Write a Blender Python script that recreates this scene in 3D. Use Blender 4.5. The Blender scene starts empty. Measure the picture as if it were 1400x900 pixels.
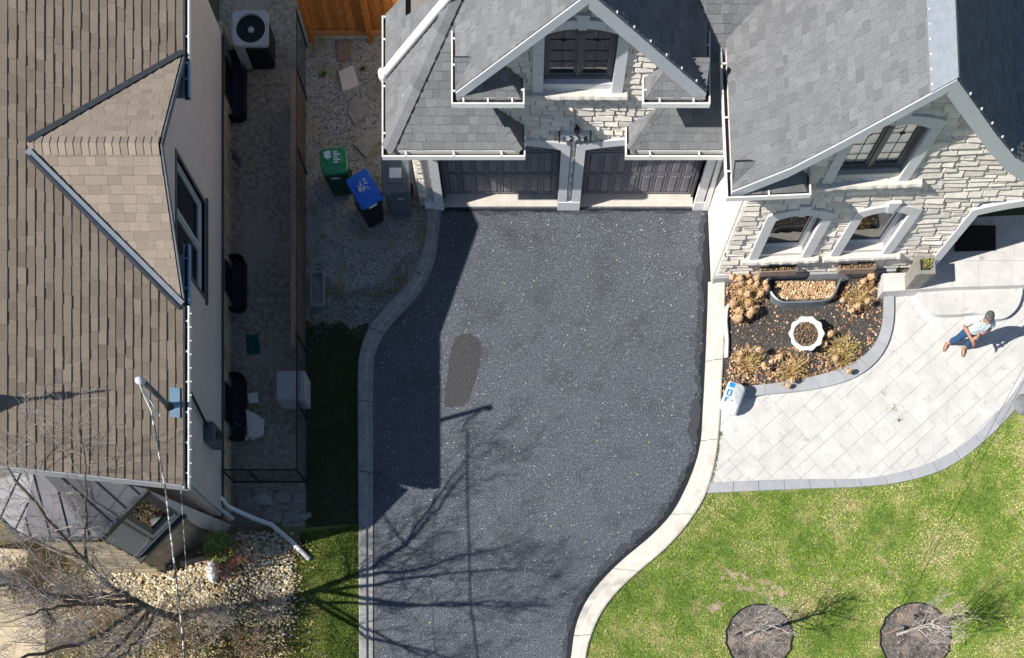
import bpy, math, random
import numpy as np
from mathutils import Vector, Matrix, noise
R = random.Random(7)
C = bpy.context.scene.collection
S = bpy.context.scene
# ---------------------------------------------------------------- camera, sky, sun, exposure
H, CX, CY, F = 22.0, 714.0, 1047.0, 1320.0        # camera height, nadir pixel, focal length in photo pixels
cam = bpy.data.cameras.new('camera'); camo = bpy.data.objects.new('camera', cam); C.objects.link(camo)
camo.location = (0, 0, H); camo.rotation_euler = (0, 0, 0)
cam.sensor_width = 36; cam.lens = 36 * F / 1400
cam.shift_x = (700 - CX) / 1400; cam.shift_y = (CY - 450) / 1400
cam.clip_start = .1; cam.clip_end = 2000
S.camera = camo
SUNV = Vector((1.0, .29, -1.0)).normalized()      # direction the light travels
w = bpy.data.worlds.new('World'); S.world = w; w.use_nodes = True
nt = w.node_tree; bg = nt.nodes['Background']
sky = nt.nodes.new('ShaderNodeTexSky'); sky.sky_type = 'NISHITA'; sky.sun_disc = False
sky.sun_elevation = math.asin(-SUNV.z); sky.sun_rotation = math.atan2(-SUNV.x, -SUNV.y)
sky.air_density = 1.0; sky.dust_density = .3; sky.ozone_density = 4.0
nt.links.new(sky.outputs[0], bg.inputs[0]); bg.inputs[1].default_value = .066
sun = bpy.data.lights.new('sun', 'SUN'); sun.energy = 4.9; sun.angle = math.radians(.5); sun.color = (1, .95, .87)
suno = bpy.data.objects.new('sun', sun); C.objects.link(suno)
suno.rotation_euler = SUNV.to_track_quat('-Z', 'Y').to_euler(); suno.location = (-20, -6, 20)
S.view_settings.view_transform = 'Standard'; S.view_settings.look = 'None'
S.view_settings.exposure = .52; S.view_settings.gamma = 1
S.render.engine = 'CYCLES'
S.cycles.max_bounces = 5; S.cycles.diffuse_bounces = 3; S.cycles.glossy_bounces = 3
# ---------------------------------------------------------------- photo pixel -> place
def W(px, py, z=0.0):
    k = (H - z) / F
    return Vector(((px - CX) * k, (CY - py) * k, z))
def PX(v):
    k = F / max(.1, H - v[2]); return CX + v[0] * k, CY - v[1] * k
def wp(pts, z=0.0): return [W(x, y, z) for x, y in pts]
# ---------------------------------------------------------------- materials
MATS = {}
def mat(name, col, col2=None, scale=6.0, rough=.8, bump=.0, bscale=None, tone=.0, metal=0.0, spec=.3, detail=6, lo=.35, hi=.65, col3=None, s3=1.0, speck=None, attr=False, w3=(.5, .7), cov=0):
    m = bpy.data.materials.new(name); MATS[name] = m; m.use_nodes = True
    n = m.node_tree.nodes; l = m.node_tree.links; b = n['Principled BSDF']
    b.inputs['Roughness'].default_value = rough; b.inputs['Metallic'].default_value = metal
    b.inputs['Specular IOR Level'].default_value = spec
    tc = n.new('ShaderNodeTexCoord'); geo = n.new('ShaderNodeNewGeometry')
    def nz(sc, det=detail):
        t = n.new('ShaderNodeTexNoise'); t.inputs['Scale'].default_value = sc; t.inputs['Detail'].default_value = det
        t.inputs['Roughness'].default_value = .6
        l.new(geo.outputs['Position'], t.inputs['Vector']); return t
    def mr(src, a, z):
        r = n.new('ShaderNodeMapRange'); r.inputs[1].default_value = a; r.inputs[2].default_value = z; l.new(src, r.inputs[0]); return r.outputs[0]
    def mix(f, a, z, mode='MIX'):
        x = n.new('ShaderNodeMix'); x.data_type = 'RGBA'; x.blend_type = mode
        if isinstance(f, float): x.inputs[0].default_value = f
        else: l.new(f, x.inputs[0])
        for i, q in ((6, a), (7, z)):
            if isinstance(q, (tuple, list)): x.inputs[i].default_value = (*q[:3], 1)
            else: l.new(q, x.inputs[i])
        return x.outputs[2]
    if attr:
        a = n.new('ShaderNodeAttribute'); a.attribute_name = 'col'
        out = a.outputs['Color']
        f = mr(nz(scale).outputs[0], .25, .75)
        g = mix(f, (.72, .72, .72), (1.15, 1.15, 1.15)); out = mix(1.0, out, g, 'MULTIPLY')
    else:
        col2 = col2 or tuple(c * .8 for c in col)
        out = mix(mr(nz(scale).outputs[0], lo, hi), col, col2)
    if col3: out = mix(mr(nz(s3, 5).outputs[0], *w3), out, col3)
    if speck:   # (scale, threshold, colour)
        for sc, th, sc_col in speck:
            v = n.new('ShaderNodeTexVoronoi'); v.inputs['Scale'].default_value = sc; l.new(geo.outputs['Position'], v.inputs['Vector'])
            wn = n.new('ShaderNodeTexWhiteNoise'); wn.noise_dimensions = '3D'; l.new(v.outputs['Position'], wn.inputs['Vector'])
            a1 = mr(wn.outputs[0], th, min(1., th + .02)); a2 = mr(v.outputs['Distance'], .42, .3)
            mm = n.new('ShaderNodeMath'); mm.operation = 'MULTIPLY'; l.new(a1, mm.inputs[0]); l.new(a2, mm.inputs[1])
            out = mix(mm.outputs[0], out, sc_col)
    if tone:
        a = n.new('ShaderNodeAttribute'); a.attribute_name = 'tone'
        q = n.new('ShaderNodeMath'); q.operation = 'MULTIPLY_ADD'; l.new(a.outputs['Fac'], q.inputs[0]); q.inputs[1].default_value = tone; q.inputs[2].default_value = 1
        cc = n.new('ShaderNodeCombineColor')
        for i in range(3): l.new(q.outputs[0], cc.inputs[i])
        out = mix(1.0, out, cc.outputs[0], 'MULTIPLY')
    l.new(out, b.inputs['Base Color'])
    if bump:
        bt = nz(bscale or scale * 4, 8); bp = n.new('ShaderNodeBump'); bp.inputs['Strength'].default_value = 1; bp.inputs['Distance'].default_value = bump
        l.new(bt.outputs[0], bp.inputs['Height']); l.new(bp.outputs[0], b.inputs['Normal'])
    return m
M_asphalt = mat('asphalt', (.112, .127, .155), (.030, .037, .055), scale=30, rough=.52, spec=.75, bump=.035, bscale=42, lo=.42, hi=.6, col3=(.030, .034, .045), s3=1.3, w3=(.50, .78),
    speck=[(44, .72, (.17, .19, .22)), (36, .90, (.33, .36, .39)), (24, .975, (.55, .56, .55)), (19, .996, (.5, .52, .1))])
M_stain = mat('worn_asphalt', (.078, .076, .080), (.034, .034, .038), scale=30, rough=.6, bump=.02, speck=[(44, .9, (.13, .13, .13))], bscale=50)
M_asphaltd = mat('fresh_asphalt_edge', (.045, .052, .070), (.018, .022, .032), scale=30, rough=.5, spec=.7, bump=.035, bscale=42, speck=[(44, .85, (.12, .13, .15)), (30, .96, (.35, .37, .38))])
M_seal = mat('sealer', (.010, .013, .020), (.022, .026, .034), scale=30, rough=.6, bump=.004)
M_curb = mat('curb_concrete', (.66, .62, .56), (.56, .52, .46), scale=5, rough=.9, bump=.004, bscale=60, col3=(.36, .31, .24), s3=1.8, w3=(.58, .8))
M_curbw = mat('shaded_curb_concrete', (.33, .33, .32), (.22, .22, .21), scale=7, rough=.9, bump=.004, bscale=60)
M_slab = mat('garage_slab', (.62, .58, .52), (.52, .48, .43), scale=2.5, rough=.9, bump=.002, bscale=50)
M_paver = mat('stamped_concrete', (.61, .60, .58), (.52, .512, .495), scale=2.4, rough=.8, bump=.008, bscale=9, tone=.03, col3=(.34, .33, .30), s3=4.5, w3=(.60, .78))
M_band = mat('grey_border_concrete', (.38, .39, .41), (.33, .34, .36), scale=5, rough=.85, bump=.003, bscale=60, tone=.06)
M_joint = mat('joint_mortar', (.50, .48, .43), (.40, .38, .34), scale=20)
M_lawn = mat('lawn_soil', (.20, .26, .07), (.10, .17, .03), scale=9, rough=.95, bump=.02, bscale=60, col3=(.40, .34, .17), s3=1.8, w3=(.5, .72))
M_patch = mat('bare_patch', (.46, .33, .28), (.36, .27, .2), scale=7, rough=.95, bump=.02, bscale=40)
M_blade = mat('grass_blade', (.2, .3, .05), attr=True, scale=5, rough=.7)
M_gravel = mat('gravel_ground', (.52, .50, .46), (.24, .235, .22), scale=28, rough=.95, bump=.03, bscale=40, col3=(.26, .25, .11), s3=1.6,
    speck=[(40, .80, (.36, .35, .33)), (27, .97, (.5, .48, .45))])
M_dirt = mat('dirt_ground', (.38, .335, .27), (.18, .155, .125), scale=9, rough=.95, bump=.03, bscale=26, col3=(.33, .30, .25), s3=.7, speck=[(36, .97, (.4, .38, .35))])
M_mulch = mat('mulch', (.11, .10, .095), (.045, .04, .038), scale=20, rough=.95, bump=.04, bscale=30, speck=[(34, .86, (.2, .18, .16)), (24, .94, (.36, .31, .26))])
M_mulchl = mat('weathered_mulch', (.22, .19, .175), (.06, .055, .055), scale=11, rough=.95, bump=.05, bscale=22, col3=(.34, .26, .2), s3=2.2, speck=[(30, .86, (.4, .36, .31)), (20, .95, (.5, .44, .34))])
M_olive = mat('weedy_soil', (.26, .22, .12), (.16, .13, .08), scale=8, rough=.95, bump=.03, bscale=30, col3=(.2, .2, .05), s3=2)
M_shadesoil = mat('shade_dark_soil', (.085, .085, .045), (.045, .05, .025), scale=8, rough=.95, bump=.03, bscale=30, speck=[(18, .985, (.3, .3, .27))])  # soil colour darkened to carry the house shadow
M_earth = mat('earth', (.14, .16, .08), (.1, .11, .06), scale=1.2, rough=.95)
M_attr = mat('mixed_colour', (1, 1, 1), attr=True, scale=14, rough=.85)
M_attrg = mat('mixed_stone_colour', (1, 1, 1), attr=True, scale=10, rough=.9, bump=.004, bscale=60)
M_brown = mat('brown_shingle', (.275, .222, .172), (.20, .16, .125), scale=50, rough=.95, bump=.004, bscale=90, tone=.17, col3=(.2, .17, .135), s3=1.3, w3=(.55, .8))
M_browncap = mat('brown_shingle_cap', (.29, .24, .195), (.215, .18, .148), scale=60, rough=.95, bump=.003, bscale=120, tone=.15)
M_grey = mat('grey_shingle', (.195, .20, .208), (.13, .134, .142), scale=50, rough=.95, bump=.004, bscale=90, tone=.17)
M_felt = mat('roof_felt', (.035, .033, .032), (.025, .024, .023), scale=30)
M_white = mat('white_aluminium', (.80, .80, .78), (.74, .74, .72), scale=4, rough=.4, spec=.5)
M_fascia = mat('fascia_aluminium', (.50, .53, .57), (.46, .49, .53), scale=3, rough=.35, spec=.5)
M_flash = mat('metal_flashing', (.42, .45, .48), (.35, .38, .41), scale=9, rough=.35, metal=.5, bump=.002)
M_dflash = mat('dark_flashing', (.06, .065, .075), (.045, .05, .055), scale=9, rough=.4)
M_debris = mat('gutter_debris', (.09, .07, .05), (.035, .03, .025), scale=30, rough=.95, bump=.01)
M_stone = mat('cream_stone', (.80, .735, .66), (.66, .605, .535), scale=8, rough=.9, bump=.010, bscale=30, tone=.16)
M_mortar = mat('stone_mortar', (.56, .52, .47), (.45, .42, .38), scale=20, rough=.95, bump=.006)
M_trim = mat('cast_stone', (.66, .66, .68), (.62, .62, .64), scale=4, rough=.8, tone=.03, bump=.001)
M_sill = mat('limestone_sill', (.66, .62, .57), (.6, .56, .51), scale=7, rough=.85, bump=.004)
M_stucco = mat('pale_stucco', (.56, .50, .485), (.52, .465, .45), scale=3, rough=.95, bump=.003, bscale=90)
M_swall = mat('cream_stucco', (.78, .75, .69), (.72, .69, .63), scale=3, rough=.95, bump=.003, bscale=90)
M_door = mat('dark_garage_door', (.185, .18, .205), (.165, .16, .18), scale=3, rough=.5, spec=.4)
M_frame = mat('bronze_window_frame', (.125, .12, .13), (.10, .10, .11), scale=3, rough=.45, spec=.4)
M_glass = mat('window_glass', (.015, .018, .02), (.012, .014, .016), scale=1, rough=.02, spec=1.0)
M_glasst = mat('clear_window_glass', (.8, .8, .8), rough=.02)
M_glassb = mat('warm_window_glass', (.02, .018, .012), (.012, .014, .016), scale=1, rough=.02, spec=1.0)
for m_ in (M_glass, M_glassb): m_.node_tree.nodes['Principled BSDF'].inputs['IOR'].default_value = 1.75
_n = M_glasst.node_tree; _o = _n.nodes['Material Output']; _t = _n.nodes.new('ShaderNodeBsdfTransparent'); _g = _n.nodes.new('ShaderNodeBsdfGlossy'); _g.inputs['Roughness'].default_value = .02; _x = _n.nodes.new('ShaderNodeMixShader'); _x.inputs[0].default_value = .22
_n.links.new(_t.outputs[0], _x.inputs[1]); _n.links.new(_g.outputs[0], _x.inputs[2]); _n.links.new(_x.outputs[0], _o.inputs[0])
M_curtain = mat('curtain', (.82, .80, .68), (.76, .74, .63), scale=8, rough=.9)
M_found = mat('old_foundation', (.50, .43, .31), (.32, .27, .2), scale=7, rough=.95, bump=.006, col3=(.3, .2, .1), s3=1.8)
M_black = mat('black_plastic', (.012, .013, .015), (.01, .01, .012), scale=5, rough=.45)
M_wellf = mat('well_floor', (.05, .055, .065), (.03, .032, .038), scale=9)
M_iron = mat('black_metal', (.015, .015, .018), (.02, .02, .02), scale=5, rough=.5)
M_cedar = mat('cedar_fence', (.60, .225, .05), (.42, .14, .03), scale=12, rough=.75, bump=.003, tone=.18)
M_cedarl = mat('pale_cedar_rail', (.55, .28, .12), (.45, .21, .08), scale=12, rough=.75)
M_wood = mat('grey_brown_wood', (.32, .24, .19), (.23, .17, .135), scale=18, rough=.85, bump=.003, tone=.15)
M_bark = mat('tree_bark', (.16, .13, .11), (.10, .08, .065), scale=18, rough=.95, bump=.004)
M_twig = mat('pale_twig', (.56, .49, .45), (.38, .32, .29), scale=10, rough=.9)
M_red = mat('red_twig', (.28, .09, .07), (.2, .1, .06), scale=10, rough=.9)
M_tan = mat('tan_stone', (.52, .44, .31), (.40, .33, .23), scale=6, rough=.9, bump=.01, bscale=20, tone=.12)
M_slate = mat('flat_stone', (.30, .285, .26), (.21, .20, .18), scale=6, rough=.9, bump=.006, tone=.2)
M_galv = mat('galvanised_steel', (.30, .34, .37), (.22, .26, .29), scale=6, rough=.45, metal=.5)
M_seam = mat('standing_seam_metal', (.19, .185, .195), (.15, .15, .16), scale=2, rough=.4, metal=.3, spec=.5)
M_grn = mat('green_plastic', (.015, .25, .09), (.012, .18, .07), scale=6, rough=.45, spec=.5, col3=(.08, .17, .09), s3=7, w3=(.55, .8))
M_dgrn = mat('dark_green_plastic', (.01, .07, .035), (.008, .05, .03), scale=4, rough=.5)
M_blue = mat('blue_plastic', (.008, .13, .60), (.006, .09, .45), scale=6, rough=.45, spec=.5, col3=(.06, .13, .36), s3=7, w3=(.55, .8))
M_gplas = mat('grey_plastic', (.11, .13, .16), (.08, .1, .12), scale=5, rough=.5, col3=(.17, .17, .16), s3=6, w3=(.55, .8))
M_lab = mat('white_print', (.7, .72, .76), (.5, .55, .6), scale=50, rough=.6)
M_bag = mat('white_bag_plastic', (.82, .84, .85), (.76, .79, .81), scale=9, rough=.4, bump=.012, bscale=12)
M_bagb = mat('blue_bag_print', (.03, .33, .68), (.03, .15, .45), scale=12, rough=.45)
M_skin = mat('skin', (.50, .26, .17), (.42, .21, .13), scale=8, rough=.6)
M_shirt = mat('pale_shirt', (.66, .72, .76), (.60, .67, .72), scale=14, rough=.85, bump=.05, bscale=7)
M_jeans = mat('blue_jeans', (.035, .085, .20), (.022, .06, .15), scale=9, rough=.9, bump=.04, bscale=8)
M_hair = mat('dark_grey_hair', (.045, .045, .048), (.14, .14, .15), scale=30, rough=.7, bump=.004)
M_teal = mat('teal_mat', (.01, .09, .08), (.01, .06, .06), scale=8, rough=.9)
M_ac = mat('beige_metal_cabinet', (.42, .42, .42), (.37, .37, .38), scale=4, rough=.5)
M_mast = mat('galvanised_mast', (.12, .14, .17), (.1, .12, .14), scale=9, rough=.35, metal=.5)
M_cable = mat('white_cable', (.62, .62, .6), (.12, .12, .12), scale=9, rough=.6, lo=.45, hi=.5)
M_bluebox = mat('blue_flashing_plate', (.25, .38, .48), (.2, .33, .44), scale=9, rough=.4)
M_leafy = mat('green_foliage', (.07, .14, .03), attr=True, scale=10, rough=.7)
# ---------------------------------------------------------------- mesh building
WL = {}
def wloc(o): return WL.get(o.name, Vector((0, 0, 0))) if o else Vector((0, 0, 0))
class MB:
    def __init__(s): s.v = []; s.f = []; s.t = []; s.m = []; s.c = []
    def add(s, vs, fs, t=0.0, m=0, c=None):
        b = len(s.v); s.v += [tuple(x) for x in vs]
        for f in fs:
            s.f.append([b + i for i in f]); s.t.append(t); s.m.append(m); s.c.append(c or (1, 1, 1))
    def hexa(s, p, t=0.0, m=0, c=None):      # 8 points: bottom ring 0-3, top ring 4-7
        s.add(p, [(3, 2, 1, 0), (4, 5, 6, 7), (0, 1, 5, 4), (1, 2, 6, 5), (2, 3, 7, 6), (3, 0, 4, 7)], t, m, c)
    def box(s, x0, x1, y0, y1, z0, z1, M=None, t=0.0, m=0, c=None):
        p = [(x0, y0, z0), (x1, y0, z0), (x1, y1, z0), (x0, y1, z0), (x0, y0, z1), (x1, y0, z1), (x1, y1, z1), (x0, y1, z1)]
        s.hexa([M(*q) for q in p] if M else p, t, m, c)
    def prism(s, poly, z0, z1, M=None, t=0.0, m=0, c=None, inset=0.0):
        n = len(poly); g = (lambda x, y, z: (x, y, z)) if M is None else M
        vs = [g(p[0], p[1], z0) for p in poly] + [g(p[0], p[1], z1) for p in poly]
        fs = [tuple(range(n - 1, -1, -1)), tuple(range(n, 2 * n))] + [(i, (i + 1) % n, n + (i + 1) % n, n + i) for i in range(n)]
        s.add(vs, fs, t, m, c)
    def sheet(s, pts, t=0.0, m=0, c=None): s.add(pts, [tuple(range(len(pts)))], t, m, c)
    def tube(s, pts, rad, n=6, t=0.0, m=0, c=None, cap=True):
        pts = [Vector(p) for p in pts]
        if not isinstance(rad, (list, tuple)): rad = [rad] * len(pts)
        base = len(s.v); up = None
        for i, p in enumerate(pts):
            d = (pts[min(i + 1, len(pts) - 1)] - pts[max(i - 1, 0)])
            d = d.normalized() if d.length > 1e-9 else Vector((0, 0, 1))
            a = up if up is not None else (Vector((1, 0, 0)) if abs(d.x) < .8 else Vector((0, 1, 0)))
            a = (a - d * a.dot(d)).normalized(); up = a; b = d.cross(a)
            for k in range(n):
                q = 2 * math.pi * k / n; s.v.append(tuple(p + (a * math.cos(q) + b * math.sin(q)) * rad[i]))
        for i in range(len(pts) - 1):
            for k in range(n):
                k2 = (k + 1) % n
                s.f.append([base + i * n + k, base + i * n + k2, base + (i + 1) * n + k2, base + (i + 1) * n + k]); s.t.append(t); s.m.append(m); s.c.append(c or (1, 1, 1))
        if cap and n > 2:
            s.f.append([base + k for k in range(n)][::-1]); s.f.append([base + (len(pts) - 1) * n + k for k in range(n)])
            s.t += [t, t]; s.m += [m, m]; s.c += [c or (1, 1, 1)] * 2
    def lathe(s, prof, cx, cy, n=24, t=0.0, m=0, c=None, sx=1, sy=1):
        b = len(s.v)
        for r, z in prof:
            for k in range(n):
                a = 2 * math.pi * k / n; s.v.append((cx + r * math.cos(a) * sx, cy + r * math.sin(a) * sy, z))
        for i in range(len(prof) - 1):
            for k in range(n):
                k2 = (k + 1) % n
                s.f.append([b + i * n + k, b + i * n + k2, b + (i + 1) * n + k2, b + (i + 1) * n + k]); s.t.append(t); s.m.append(m); s.c.append(c or (1, 1, 1))
    def blob(s, cx, cy, cz, rx, ry, rz, t=0.0, m=0, c=None, jit=.15, rng=R):
        P = []
        for zz, rr, n in ((-.85, .45, 4), (0, 1, 6), (.8, .55, 4)):
            a0 = rng.random() * 6
            P.append([(cx + rx * rr * math.cos(a0 + 6.283 * k / n) * (1 + rng.uniform(-jit, jit)), cy + ry * rr * math.sin(a0 + 6.283 * k / n) * (1 + rng.uniform(-jit, jit)), cz + rz * zz * (1 + rng.uniform(-jit, jit))) for k in range(n)])
        vs = P[1] + P[2]
        fs = [(i, (i + 1) % 6, 6 + ((i + 1) * 4 // 6) % 4, 6 + (i * 4 // 6) % 4) for i in range(6)]
        fs = [tuple(dict.fromkeys(f)) for f in fs] + [(6, 7, 8, 9)]
        s.add(vs, fs, t, m, c)
    def build(s, name, mats, parent=None, smooth=False):
        me = bpy.data.meshes.new(name); L = wloc(parent)
        vs = [(x - L.x, y - L.y, z - L.z) for x, y, z in s.v] if parent else s.v
        me.from_pydata(vs, [], s.f)
        for m_ in (mats if isinstance(mats, (list, tuple)) else [mats]): me.materials.append(m_)
        if any(s.m): me.polygons.foreach_set('material_index', s.m)
        if any(s.t):
            a = me.attributes.new('tone', 'FLOAT', 'FACE'); a.data.foreach_set('value', s.t)
        if any(c != (1, 1, 1) for c in s.c):
            a = me.attributes.new('col', 'FLOAT_COLOR', 'FACE')
            arr = np.ones((len(s.c), 4), dtype=np.float32); arr[:, :3] = np.array(s.c, dtype=np.float32); a.data.foreach_set('color', arr.ravel())
        if smooth: me.polygons.foreach_set('use_smooth', [True] * len(me.polygons))
        o = bpy.data.objects.new(name, me); C.objects.link(o)
        WL[o.name] = L
        if parent: o.parent = parent
        return o
def thing(name, label, cat, loc=(0, 0, 0), group=None):
    o = bpy.data.objects.new(name, None); C.objects.link(o); o.location = loc; o.empty_display_size = .2
    WL[o.name] = Vector(loc); tag(o, label, cat, group); return o
def tag(o, label=None, cat=None, group=None, kind=None):
    if label: o['label'] = label
    if cat: o['category'] = cat
    if group: o['group'] = group
    if kind: o['kind'] = kind
    return o
def copy_tree(o, loc, label):
    r = o.copy(); C.objects.link(r); r.location = loc; r['label'] = label; WL[r.name] = Vector(loc)
    def rec(a, b):
        for ch in list(a.children):
            c = ch.copy(); C.objects.link(c); c.parent = b; rec(ch, c)
    rec(o, r); return r
def rrect(cx, cy, hx, hy, r, n=4):
    out = []
    for (sx, sy, a0) in ((1, 1, 0), (-1, 1, 90), (-1, -1, 180), (1, -1, 270)):
        for k in range(n + 1): a = math.radians(a0 + 90 * k / n); out.append((cx + sx * (hx - r) + r * math.cos(a), cy + sy * (hy - r) + r * math.sin(a)))
    return out
def clip(subject, clipper):        # Sutherland-Hodgman, clipper convex (counter-clockwise)
    out = list(subject); n = len(clipper)
    for i in range(n):
        a, b = clipper[i], clipper[(i + 1) % n]; inp = out; out = []
        if not inp: return []
        def side(p): return (b[0] - a[0]) * (p[1] - a[1]) - (b[1] - a[1]) * (p[0] - a[0])
        for j in range(len(inp)):
            p, q = inp[j - 1], inp[j]; sp, sq = side(p), side(q)
            if sq >= 0:
                if sp < 0: t = sp / (sp - sq); out.append((p[0] + (q[0] - p[0]) * t, p[1] + (q[1] - p[1]) * t))
                out.append(q)
            elif sp >= 0:
                t = sp / (sp - sq); out.append((p[0] + (q[0] - p[0]) * t, p[1] + (q[1] - p[1]) * t))
    r = []
    for p in out:
        if not r or (abs(p[0] - r[-1][0]) + abs(p[1] - r[-1][1])) > 1e-4: r.append(p)
    if len(r) > 1 and abs(r[0][0] - r[-1][0]) + abs(r[0][1] - r[-1][1]) < 1e-4: r.pop()
    return r
def area(p): return abs(sum(p[i - 1][0] * p[i][1] - p[i][0] * p[i - 1][1] for i in range(len(p)))) / 2 if len(p) > 2 else 0
def inside(p, poly):
    r = False; n = len(poly)
    for i in range(n):
        a, b = poly[i], poly[i - 1]
        if (a[1] > p[1]) != (b[1] > p[1]) and p[0] < (b[0] - a[0]) * (p[1] - a[1]) / (b[1] - a[1]) + a[0]: r = not r
    return r
def minus(rects, holes):           # axis-aligned rectangles minus axis-aligned holes
    out = list(rects)
    for h in holes:
        nx = []
        for r in out:
            x0, x1, z0, z1 = r
            if h[0] >= x1 or h[1] <= x0 or h[2] >= z1 or h[3] <= z0: nx.append(r); continue
            if h[0] > x0: nx.append((x0, h[0], z0, z1))
            if h[1] < x1: nx.append((h[1], x1, z0, z1))
            a, b = max(x0, h[0]), min(x1, h[1])
            if h[2] > z0: nx.append((a, b, z0, h[2]))
            if h[3] < z1: nx.append((a, b, h[3], z1))
        out = nx
    return out
class Pieces:                      # alike pieces: the 300 that show largest become parts, the rest one part of kind stuff
    def __init__(s, name, rest, mats, limit=300): s.name, s.rest, s.mats, s.limit, s.L = name, rest, mats, limit, []
    def add(s, vs, fs, parent, t=0.0, m=0, ok=True):
        q = [PX(v) for v in vs]; xs = [min(1400, max(0, a)) for a, b in q]; ys = [min(900, max(0, b)) for a, b in q]
        s.L.append(((max(xs) - min(xs)) * (max(ys) - min(ys)) if ok else 0, vs, fs, parent, t, m))
    def finish(s, rest_parent):
        s.L.sort(key=lambda e: -e[0]); rest = MB()
        for i, (a, vs, fs, par, t, m) in enumerate(s.L):
            if i < s.limit and a > 30:
                b = MB(); b.add(vs, fs, t, 0); b.build(s.name, [s.mats[m]], par)
            else: rest.add(vs, fs, t, m)
        if rest.v: tag(rest.build(s.rest, s.mats, rest_parent), kind='stuff')
def struct(name, mb, m): return tag(mb.build(name, m), kind='structure')
def smooth_line(pts, k=6):         # Catmull-Rom through pixel points
    P = [pts[0]] + list(pts) + [pts[-1]]; out = []
    for i in range(1, len(P) - 2):
        for j in range(k):
            t = j / k; a, b, c, d = P[i - 1], P[i], P[i + 1], P[i + 2]
            out.append(tuple(.5 * ((2 * b[q]) + (-a[q] + c[q]) * t + (2 * a[q] - 5 * b[q] + 4 * c[q] - d[q]) * t * t + (-a[q] + 3 * b[q] - 3 * c[q] + d[q]) * t ** 3) for q in range(2)))
    out.append(tuple(pts[-1])); return out
# ================================================================ GROUND AND HARD SURFACES
g = MB(); g.sheet([(-400, -400, -.06), (400, -400, -.06), (400, 400, -.06), (-400, 400, -.06)]); struct('ground', g, M_earth)
L_in = smooth_line([(604, 284), (601, 310), (598, 338), (590, 370), (573, 402), (548, 430), (526, 456), (513, 484), (510, 515), (510, 600), (510, 760), (510, 960), (510, 1400)])
L_out = smooth_line([(584, 284), (583, 310), (580, 335), (571, 364), (555, 392), (528, 421), (505, 450), (493, 482), (490, 515), (490, 600), (491, 760), (492, 960), (492, 1400)])
R_in = smooth_line([(968, 280), (968, 390), (965, 480), (961, 560), (957, 610), (943, 655), (920, 700), (890, 733), (852, 765), (822, 795), (800, 825), (787, 858), (781, 900), (778, 960), (776, 1400)])
R_out = smooth_line([(991, 384), (989, 470), (985, 545), (980, 615), (966, 672), (941, 715), (910, 750), (874, 781), (845, 808), (822, 838), (808, 870), (801, 900), (798, 960), (796, 1400)])
g = MB(); g.sheet(wp(L_in[::-1] + [(604, 276), (968, 276)] + R_in, .0)); struct('driveway', g, M_asphalt)
def curb(name, a, b, m, label, step):
    root = thing(name, label, 'curb', W(*a[0]))
    n = min(len(a), len(b)); cur = []; acc = 0; k0 = 0
    segs = []
    for i in range(1, n):
        acc += (Vector(a[i]) - Vector(a[i - 1])).length
        if acc > step or i == n - 1: segs.append((k0, i)); k0 = i; acc = 0
    for (i0, i1) in segs:
        mb = MB(); prof = [(0, -.05), (0, .025), (.36, .03), (.46, .075), (.92, .085), (1, .07), (1, -.05)]
        rows = []
        for i in range(i0, i1 + 1):
            p, q = W(*a[i]), W(*b[i]); 
            if i == i0: nxt = W(*a[min(i + 1, n - 1)]); sh = (nxt - p).normalized() * .008
            elif i == i1: prv = W(*a[i - 1]); sh = (prv - p).normalized() * .008
            else: sh = Vector((0, 0, 0))
            rows.append([tuple(p.lerp(q, s_) + Vector((0, 0, h_)) + sh) for s_, h_ in prof])
        vs = [v for r_ in rows for v in r_]; k = len(prof)
        fs = [(i * k + j, i * k + j + 1, (i + 1) * k + j + 1, (i + 1) * k + j) for i in range(len(rows) - 1) for j in range(k - 1)]
        fs += [tuple(range(k)), tuple(range((len(rows) - 1) * k + k - 1, (len(rows) - 1) * k - 1, -1))]
        mb.add(vs, fs, R.uniform(-1, 1)); mb.build('curb_section', m, root)
    return root
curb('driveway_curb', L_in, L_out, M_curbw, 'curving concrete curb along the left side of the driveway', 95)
# right kerb: two lines with the same number of points
def resample(pts, n):
    d = [0]
    for i in range(1, len(pts)): d.append(d[-1] + math.dist(pts[i], pts[i - 1]))
    out = []
    for k in range(n):
        t = d[-1] * k / (n - 1); i = max(1, next((j for j in range(len(d)) if d[j] >= t - 1e-9), len(d) - 1))
        u = (t - d[i - 1]) / max(1e-9, d[i] - d[i - 1]); out.append(tuple(pts[i - 1][q] + (pts[i][q] - pts[i - 1][q]) * u for q in range(2)))
    return out
R_in2 = [(968, 386)] + [p for p in R_in if p[1] > 388]
curb('driveway_curb', resample(R_in2, 90), resample(R_out, 90), M_curb, 'pale concrete curb curving along the right side of the driveway to the lawn', 100)
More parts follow.
